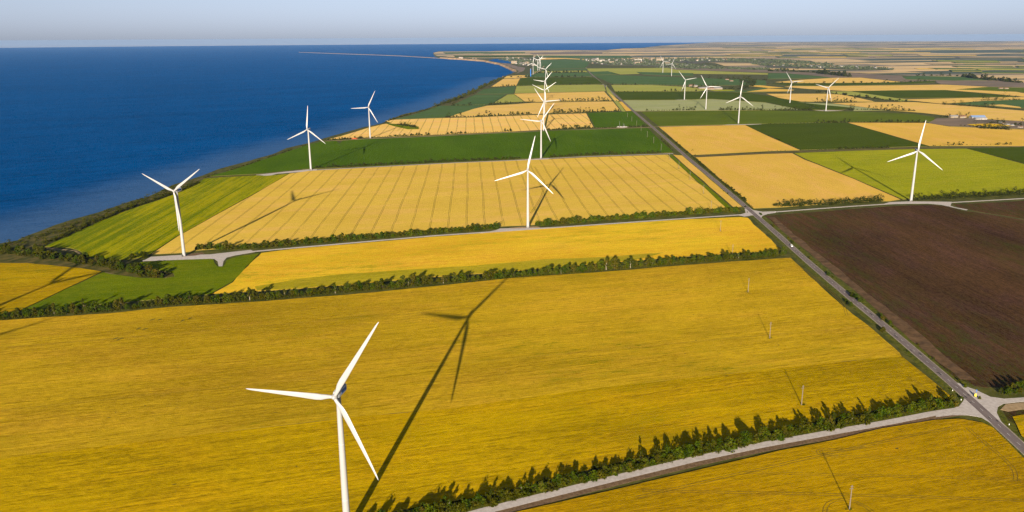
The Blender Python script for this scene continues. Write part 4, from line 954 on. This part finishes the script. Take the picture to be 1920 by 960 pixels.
for i, (u, v, lab) in enumerate(poles):
    o = pp if i == 0 else copy_tree(pp); p = at(u, v); o.location = p; o.rotation_euler = (0, 0, R(-4 + (i * 37) % 9)); 
    tag(o, lab or 'small distant power pole in the deep green field beside the asphalt road', 'power pole', 'power poles beside the asphalt road')
    if i < 10:
        for _ in range(7): tuft.append((p + Vector((rg.uniform(-3.0, 3.0), rg.uniform(-1.2, 1.2), .3)), .7, .9, 9, .5))
mass('weeds', tuft, leaf_b, 'weeds left standing round the feet of the power poles')

# ------------------------------------------------------------------ roadside marker at the junction, white posts
p = at(1828.6, 743.5)
o = empty('roadside_marker', p)
tag(o, 'yellow roadside marker with slim blue upright on the gravel junction', 'roadside marker')
part('plinth', mesh('plinth', *tube([(0, 0, -.1), (0, 0, .4)], [1.5, 1.4], 16), conc), o)
part('drum', mesh('drum', *tube([(0, 0, .4), (0, 0, 1.4), (0, 0, 2.1), (0, 0, 2.5)], [.8, .9, .75, .4], 16), yellow_p, smooth=False), o)
part('upright', mesh('upright', *merge(tube([(.5, .4, 2.2), (.5, .4, 5.6)], [.10, .08], 8), box(.38, .95, .37, .43, 4.0, 5.5)), blue_p), o)
pm = None
for u, v, lab in ((1786, 733, 'white post beside the asphalt road just before the gravel junction'), (1802, 750.5, 'white post at the end of the front hedgerow'), (1892, 797, 'white post on the right verge beyond the gravel junction'), (1453.5, 397.6, 'white post beside the start of the gravel road to the right')):
    if pm is None:
        pm = empty('marker_post'); part('post', mesh('post', *box(-.14, .14, -.14, .14, -.1, 1.1), car_w), pm); part('cap', mesh('cap', *box(-.15, .15, -.15, .15, 1.1, 1.3), dark_m), pm)
        o = pm
    else: o = copy_tree(pm)
    o.location = at(u, v); tag(o, lab, 'marker post', 'white posts by the roads')

# ------------------------------------------------------------------ vehicles
def car(paint, lab, u, v, rz, van=False):
    o = empty('van' if van else 'parked_car', (0, 0, 0)); L, Wd = (5.2, 1.95) if van else (4.4, 1.8)
    hh = 2.1 if van else 1.0
    if van: prof = [(-2.6, .45), (2.6, .45), (2.65, 1.05), (1.9, 1.25), (1.35, 2.15), (-2.5, 2.25), (-2.62, 1.2)]
    else: prof = [(-2.2, .4), (2.2, .4), (2.2, .85), (1.2, .98), (.6, 1.42), (-1.0, 1.45), (-1.7, 1.0), (-2.2, .95)]
    n = len(prof); V = []
    for s, k in ((-1, 1), (1, 1)):
        for y, z in prof: V.append((s * Wd / 2 * (1 if z < 1.1 else .86), y, z))
    F = [tuple(range(n)), tuple(range(n, 2 * n))[::-1]] + [(i + n, (i + 1) % n + n, (i + 1) % n, i) for i in range(n)]
    part('body', mesh('body', V, F, paint), o)
    wz = (1.35, 2.0) if van else (1.03, 1.38)
    wn = merge(box(-Wd * .455, -Wd * .44, -1.0, 1.1, *wz), box(Wd * .44, Wd * .455, -1.0, 1.1, *wz))
    part('side_windows', mesh('side_windows', *wn, dark_m), o)
    y0, z0, y1, z1 = (1.93, 1.3, 1.42, 2.05) if van else (1.22, 1.02, .68, 1.38)
    part('windscreen', mesh('windscreen', [(-.75, y0, z0), (.75, y0, z0), (.7, y1, z1), (-.7, y1, z1), (-.75, y0 - .06, z0 - .06), (.75, y0 - .06, z0 - .06), (.7, y1 - .06, z1 - .06), (-.7, y1 - .06, z1 - .06)], [(0, 1, 2, 3), (4, 7, 6, 5), (0, 4, 5, 1), (2, 6, 7, 3), (1, 5, 6, 2), (0, 3, 7, 4)], dark_m), o)
    for s in (-1, 1):
        part('headlight', mesh('headlight', *box(s * .65 - .18, s * .65 + .18, L / 2 - .02, L / 2 + .04, .62, .8), nac_w), o)
        for y in (-1.4, 1.4):
            secs = [[(s * Wd / 2 - .12 + dx, y + .34 * cos(2 * pi * i / 14), .34 + .34 * sin(2 * pi * i / 14)) for i in range(14)] for dx in (0, .24)]
            part('wheel', mesh('wheel', *loft(secs), rubber), o)
    p = at(u, v); o.location = (p.x, p.y, .12); o.rotation_euler = (0, 0, rz); tag(o, lab, 'van' if van else 'car'); return o
car(car_w, 'white van driving on the asphalt road past the brown field', 1484.2, 462.3, R(-2.5 + 180), True)
car(car_w, 'tiny white van on the far stretch of the asphalt road', 1136.6, 161.5, R(-2.5), True)
car(car_r, 'tiny dark car on the far stretch of the asphalt road', 1137.2, 166, R(-2.5))

# ------------------------------------------------------------------ red earth mound, power compound, blue tower
p = at(664.5, 260.4); V, F = [], []
k, mr = 26, 5
for j in range(mr + 1):
    for i in range(k):
        a = 2 * pi * i / k; r = 1 - j / mr; V.append((p.x + cos(a) * 10 * r * rg.uniform(.9, 1.1), p.y + sin(a) * 5 * r * rg.uniform(.9, 1.1), .05 + 2.6 * sin(pi / 2 * j / mr) * rg.uniform(.85, 1.1)))
for j in range(mr):
    for i in range(k): a = j * k + i; b = j * k + (i + 1) % k; F.append((a, b, b + k, a + k))
tag(obj('earth_mound', mesh('earth_mound', V, F, red_soil)), 'low mound of red earth on the track behind the deep green field', 'earth mound')

slab('gravel_pad', [at(*p) for p in [(1155, 239.2), (1160, 237.6), (1172, 237.2), (1178, 238.8), (1168, 240.6)]], .98, -.3, gravel)
for (u, v), (L, w_, h), lab in [((1159.5, 238.7), (6, 3, 3.0), 'leftmost white cabin of the small power compound by the asphalt road'), ((1164, 238.9), (5, 3, 3.4), 'second white cabin of the small power compound'), ((1169, 238.7), (7, 3, 2.8), 'third white cabin of the small power compound'), ((1174, 238.6), (5, 3, 2.6), 'rightmost white cabin of the small power compound')]:
    o = empty('equipment_cabin', at(u, v)); part('wall', mesh('wall', *box(-L / 2, L / 2, -w_ / 2, w_ / 2, 0, h), wall_c), o)
    part('roof', mesh('roof', *box(-L / 2 - .2, L / 2 + .2, -w_ / 2 - .2, w_ / 2 + .2, h, h + .25), roof_g), o); part('door', mesh('door', *box(-.5, .5, -w_ / 2 - .06, -w_ / 2, .1, 2.1), grey_m), o)
    tag(o, lab, 'cabin', 'cabins of the power compound')
for (u, v), h, lab in [((1161.5, 238), 17, 'tallest pale lattice mast in the small power compound'), ((1168.6, 238), 12, 'middle pale lattice mast in the small power compound'), ((1170.5, 238), 10, 'short pale lattice mast in the small power compound')]:
    p = at(u, v); L = []
    for sx in (-1, 1):
        for sy in (-1, 1): L.append(tube([(sx * .9, sy * .9, 0), (sx * .2, sy * .2, h)], [.12, .07], 5))
    for q in range(6):
        z = h * (q + .5) / 6; w_ = .9 - .7 * z / h; L += [box(-w_, w_, -w_ - .05, -w_ + .05, z - .06, z + .06), box(-w_, w_, w_ - .05, w_ + .05, z - .06, z + .06), box(-w_ - .05, -w_ + .05, -w_, w_, z - .06, z + .06), box(w_ - .05, w_ + .05, -w_, w_, z - .06, z + .06)]
    tag(obj('lattice_mast', mesh('lattice_mast', *merge(*L), grey_m), None, p), lab, 'mast', 'masts of the power compound')
p = at(995, 143.8); o = empty('blue_tower', p); tag(o, 'slim blue tower standing left of the far cluster of turbines', 'tower')
part('shaft', mesh('shaft', *tube([(0, 0, 0), (0, 0, 26), (0, 0, 52)], [3.4, 3.1, 2.8], 20), blue_p, smooth=False), o)
part('cap', mesh('cap', *tube([(0, 0, 52), (0, 0, 53.2), (0, 0, 54.4)], [3.2, 3.2, .6], 20), nac_w), o)
part('base', mesh('base', *tube([(0, 0, 0), (0, 0, 1.2)], [5, 4.6], 20), conc), o)

# ------------------------------------------------------------------ farm buildings
def barn(u, v, L, w_, h, rz, wall, roof, lab, group=None, flat=False, name='barn'):
    o = empty(name, at(u, v), R(rz)); rh = 0.5 if flat else w_ * .28
    part('wall', mesh('wall', [(-L / 2, -w_ / 2, 0), (L / 2, -w_ / 2, 0), (L / 2, w_ / 2, 0), (-L / 2, w_ / 2, 0), (-L / 2, -w_ / 2, h), (L / 2, -w_ / 2, h), (L / 2, w_ / 2, h), (-L / 2, w_ / 2, h), (-L / 2, 0, h + rh - .1), (L / 2, 0, h + rh - .1)],
        [(0, 1, 5, 4), (2, 3, 7, 6), (1, 2, 6, 9, 5), (3, 0, 4, 8, 7)], wall), o)
    e = .6; part('roof', mesh('roof', [(-L / 2 - e, -w_ / 2 - e, h - .15), (L / 2 + e, -w_ / 2 - e, h - .15), (L / 2 + e, 0, h + rh), (-L / 2 - e, 0, h + rh), (L / 2 + e, w_ / 2 + e, h - .15), (-L / 2 - e, w_ / 2 + e, h - .15),
        (-L / 2 - e, -w_ / 2 - e, h + .1), (L / 2 + e, -w_ / 2 - e, h + .1), (L / 2 + e, 0, h + rh + .25), (-L / 2 - e, 0, h + rh + .25), (L / 2 + e, w_ / 2 + e, h + .1), (-L / 2 - e, w_ / 2 + e, h + .1)],
        [(0, 3, 2, 1), (3, 5, 4, 2), (6, 7, 8, 9), (9, 8, 10, 11), (0, 1, 7, 6), (4, 5, 11, 10), (1, 2, 8, 7), (2, 4, 10, 8), (3, 0, 6, 9), (5, 3, 9, 11)], roof), o)
    part('door', mesh('door', *box(-2, 2, -w_ / 2 - .12, -w_ / 2, 0, min(3.4, h * .8)), grey_m), o)
    if name == 'barn':
        for q in range(max(2, int(L / 9))):
            x = -L / 2 + 4 + q * 9
            if abs(x) > 3.5: part('window', mesh('window', *box(x - .8, x + .8, -w_ / 2 - .1, -w_ / 2, h * .45, h * .75), dark_m), o)
    return tag(o, lab, 'barn', group)
gB = 'farm buildings at the right'
barn(1788, 220.6, 30, 12, 5, 8, wall_t, roof_g, 'long tan barn at the left end of the farm beyond the yellow field', gB)
barn(1804, 221, 22, 11, 5, 5, wall_t, roof_r, 'short tan barn beside dark trees at the right hand farm', gB)
barn(1832, 222.6, 46, 18, 6, 3, wall_c, roof_b, 'long barn with a blue roof at the right hand farm', gB)
barn(1838, 224.6, 38, 12, 4.5, 1, wall_c, roof_g, 'long white barn in front of the blue roofed barn', gB)
for i, (u, v, L, rf, lab) in enumerate([(1875, 231.6, 12, roof_g, 'white farmhouse among trees near the right edge'), (1881, 233.6, 10, roof_r, 'small red roofed farmhouse near the right edge'), (1888, 235.4, 14, roof_g, 'grey roofed farmhouse near the right edge'), (1897, 236.6, 10, roof_g, 'small pale farmhouse near the right edge, second from the frame'), (1913, 239.8, 14, roof_r, 'tan farmhouse at the right edge of the picture'), (1837.5, 239, 8, roof_r, 'tiny pale farmhouse beside a dark clump of trees below the barns')]):
    barn(u, v, L, 8, 3.4, -10 + i * 9, wall_c, rf, lab, 'farmhouses near the right edge', name='farmhouse')['category'] = 'farmhouse'
for u, v, L, rf, lab in [(1296.5, 162, 34, roof_r, 'leftmost pale barn of the farm beside the grey green field'), (1303.5, 163, 22, roof_g, 'white silo barn of the farm left of the turbine'), (1320, 166.8, 60, roof_g, 'long grey barn of the farm behind the turbine'), (1331, 168, 40, roof_r, 'red roofed barn of the farm behind the turbine'), (1345, 167.6, 50, roof_g, 'rightmost grey barn of the farm behind the turbine')]:
    barn(u, v, L, 16, 6, 12, wall_t, rf, lab, 'farm buildings in the middle distance')
for u, v in ((1363, 150), (1371, 152.6), (1886, 167), (1876, 166.8)):
    barn(u, v, 22, 12, 4, 5, wall_t, roof_r, 'solitary pale barn on the far heath left of the dark trees' if u == 1363 else 'solitary pale barn on the far heath near dark trees' if u == 1371 else 'pale barn on the pink heath far right' if u == 1886 else 'pale shed on the pink heath far right', None)

# ------------------------------------------------------------------ the far villages
garden = simple('village_gardens', (.045, .05, .03), (.15, .13, .09), .012, lo=.4, hi=.65)
for q_ in ([(1098, 112.4), (1160, 111.2), (1250, 110.4), (1340, 109.6), (1440, 110.5), (1520, 114), (1530, 117.6), (1440, 118.6), (1330, 117.5), (1290, 121), (1300, 126), (1250, 126.2), (1200, 124), (1140, 122.5), (1108, 118.6)],
 [(1250, 120), (1330, 122.6), (1338, 128), (1300, 130), (1262, 127)], [(1430, 119.6), (1500, 121.6), (1570, 124.6), (1655, 126.6), (1655, 131), (1560, 130), (1440, 127.6)], [(950, 109.9), (972, 109.4), (1000, 110.8), (1002, 121), (990, 124.5), (970, 122.6), (969, 113)]):
    slab('village_ground', [at(*p) for p in q_], 1.4, -.3, garden)

def house_mesh(L, w_, h, rh, wall, roof):
    V = [(-L / 2, -w_ / 2, 0), (L / 2, -w_ / 2, 0), (L / 2, w_ / 2, 0), (-L / 2, w_ / 2, 0), (-L / 2, -w_ / 2, h), (L / 2, -w_ / 2, h), (L / 2, w_ / 2, h), (-L / 2, w_ / 2, h), (-L / 2, 0, h + rh), (L / 2, 0, h + rh)]
    e = .7; i = 10; V += [(-L / 2 - e, -w_ / 2 - e, h), (L / 2 + e, -w_ / 2 - e, h), (L / 2 + e, 0, h + rh + .3), (-L / 2 - e, 0, h + rh + .3), (L / 2 + e, w_ / 2 + e, h), (-L / 2 - e, w_ / 2 + e, h)]
    F = [(0, 1, 5, 4), (2, 3, 7, 6), (1, 2, 6, 9, 5), (3, 0, 4, 8, 7), (i, i + 1, i + 2, i + 3), (i + 3, i + 2, i + 4, i + 5)]
    V += box(L * .2, L * .2 + 1, .5, 1.5, h, h + rh + 1.4)[0]; F += [tuple(16 + q for q in f) for f in box(0, 1, 0, 1, 0, 1)[1]]
    return mesh('house', V, F, [wall, roof], [0, 0, 0, 0, 1, 1] + [0] * 6)
HM = [house_mesh(16, 11, 5, 3.6, wall_c, roof_g), house_mesh(20, 12, 6, 4, wall_c, roof_r), house_mesh(14, 10, 4.5, 3, wall_t, roof_r), house_mesh(24, 12, 7, 3, wall_c, roof_g)]
FM = [house_mesh(60, 14, 16, .6, wall_c, roof_g), house_mesh(42, 14, 19, .6, wall_t, roof_g)]
it = []
def town(px_poly_line, n, jy, lab, group, big=0.0, cat='house', sc=1.0):
    P = resample([at(*p) for p in px_poly_line], 10)
    for _ in range(n):
        p = rg.choice(P) + Vector((rg.uniform(-60, 60), rg.uniform(-jy, jy), 0))
        b = rg.random() < big
        o = obj('apartment_block' if b else 'house', rg.choice(FM if b else HM), None, (p.x, p.y, .3)); o.rotation_euler = (0, 0, R(rg.choice((0, 15, 90, 105)) + rg.uniform(-12, 12)))
        s = rg.uniform(1.0, 1.5) * sc; o.scale = (s, s, s)
        tag(o, lab.replace('house', 'flats') if b else lab, 'flats' if b else cat, group.replace('houses', 'flats') if b else group)
def woods(px, n, jy, r=22, h=9, lf=9):
    P = resample([at(*p) for p in px], 20)
    for _ in range(n):
        p = rg.choice(P) + Vector((rg.uniform(-80, 80), rg.uniform(-jy, jy), 0)); s = rg.uniform(.6, 1.3); it.append((p, r * s, h * s, 20, lf))
town([(1100, 113.5), (1150, 114.5), (1210, 115), (1240, 115)], 60, 500, 'pale house in the dense left part of the far town', 'houses of the left part of the far town', .16, sc=1.1)
town([(1120, 118.5), (1160, 119.5), (1200, 120), (1245, 120.5)], 45, 300, 'pale house at the near edge of the far town', 'houses at the near edge of the far town', .15, sc=1.1)
town([(1250, 113), (1300, 112.5), (1360, 113), (1420, 114), (1500, 117)], 50, 500, 'small pale house among dark trees in the far village', 'houses among trees in the far village')
town([(1250, 121), (1290, 124), (1330, 126.5)], 28, 260, 'small pale house in the lower village left of the heath', 'houses of the lower village')
town([(1440, 122), (1500, 124.5), (1560, 126.5), (1650, 128.5)], 60, 260, 'tiny pale house in the long village at the right', 'houses of the long village at the right')
town([(955, 111), (965, 113), (985, 112.5), (998, 115)], 22, 300, 'pale house of the seaside town beyond the bay', 'houses of the seaside town', .25)
town([(968, 119), (985, 121), (997, 123)], 18, 140, 'pale house on the near side of the seaside town', 'houses on the near side of the seaside town', .1)
town([(838, 107.6), (848, 107.4), (862, 109), (905, 111)], 5, 60, 'pale building on the far shore of the bay', 'buildings on the far shore of the bay', 0, sc=1.1)
woods([(1100, 114), (1160, 115), (1250, 116.5)], 420, 1100); woods([(1150, 120.5), (1250, 121.5), (1290, 123)], 230, 320)
woods([(1250, 112.8), (1340, 112.6), (1430, 114.5), (1520, 118)], 620, 800); woods([(1250, 121.5), (1290, 124.5), (1335, 127)], 200, 330)
woods([(1430, 121.5), (1500, 124.8), (1560, 127), (1650, 129)], 420, 330); woods([(950, 111), (975, 114), (1000, 117), (975, 120)], 260, 500)
woods([(1335, 128.5), (1400, 130), (1460, 131)], 70, 90); woods([(1240, 127), (1290, 128.4), (1340, 129.5)], 40, 60)
mass('village_woods', it, leafmat('leaves_village', [(.035, .045, .02), (.06, .07, .035)], 1.0), 'dark trees growing among the houses of the far villages')
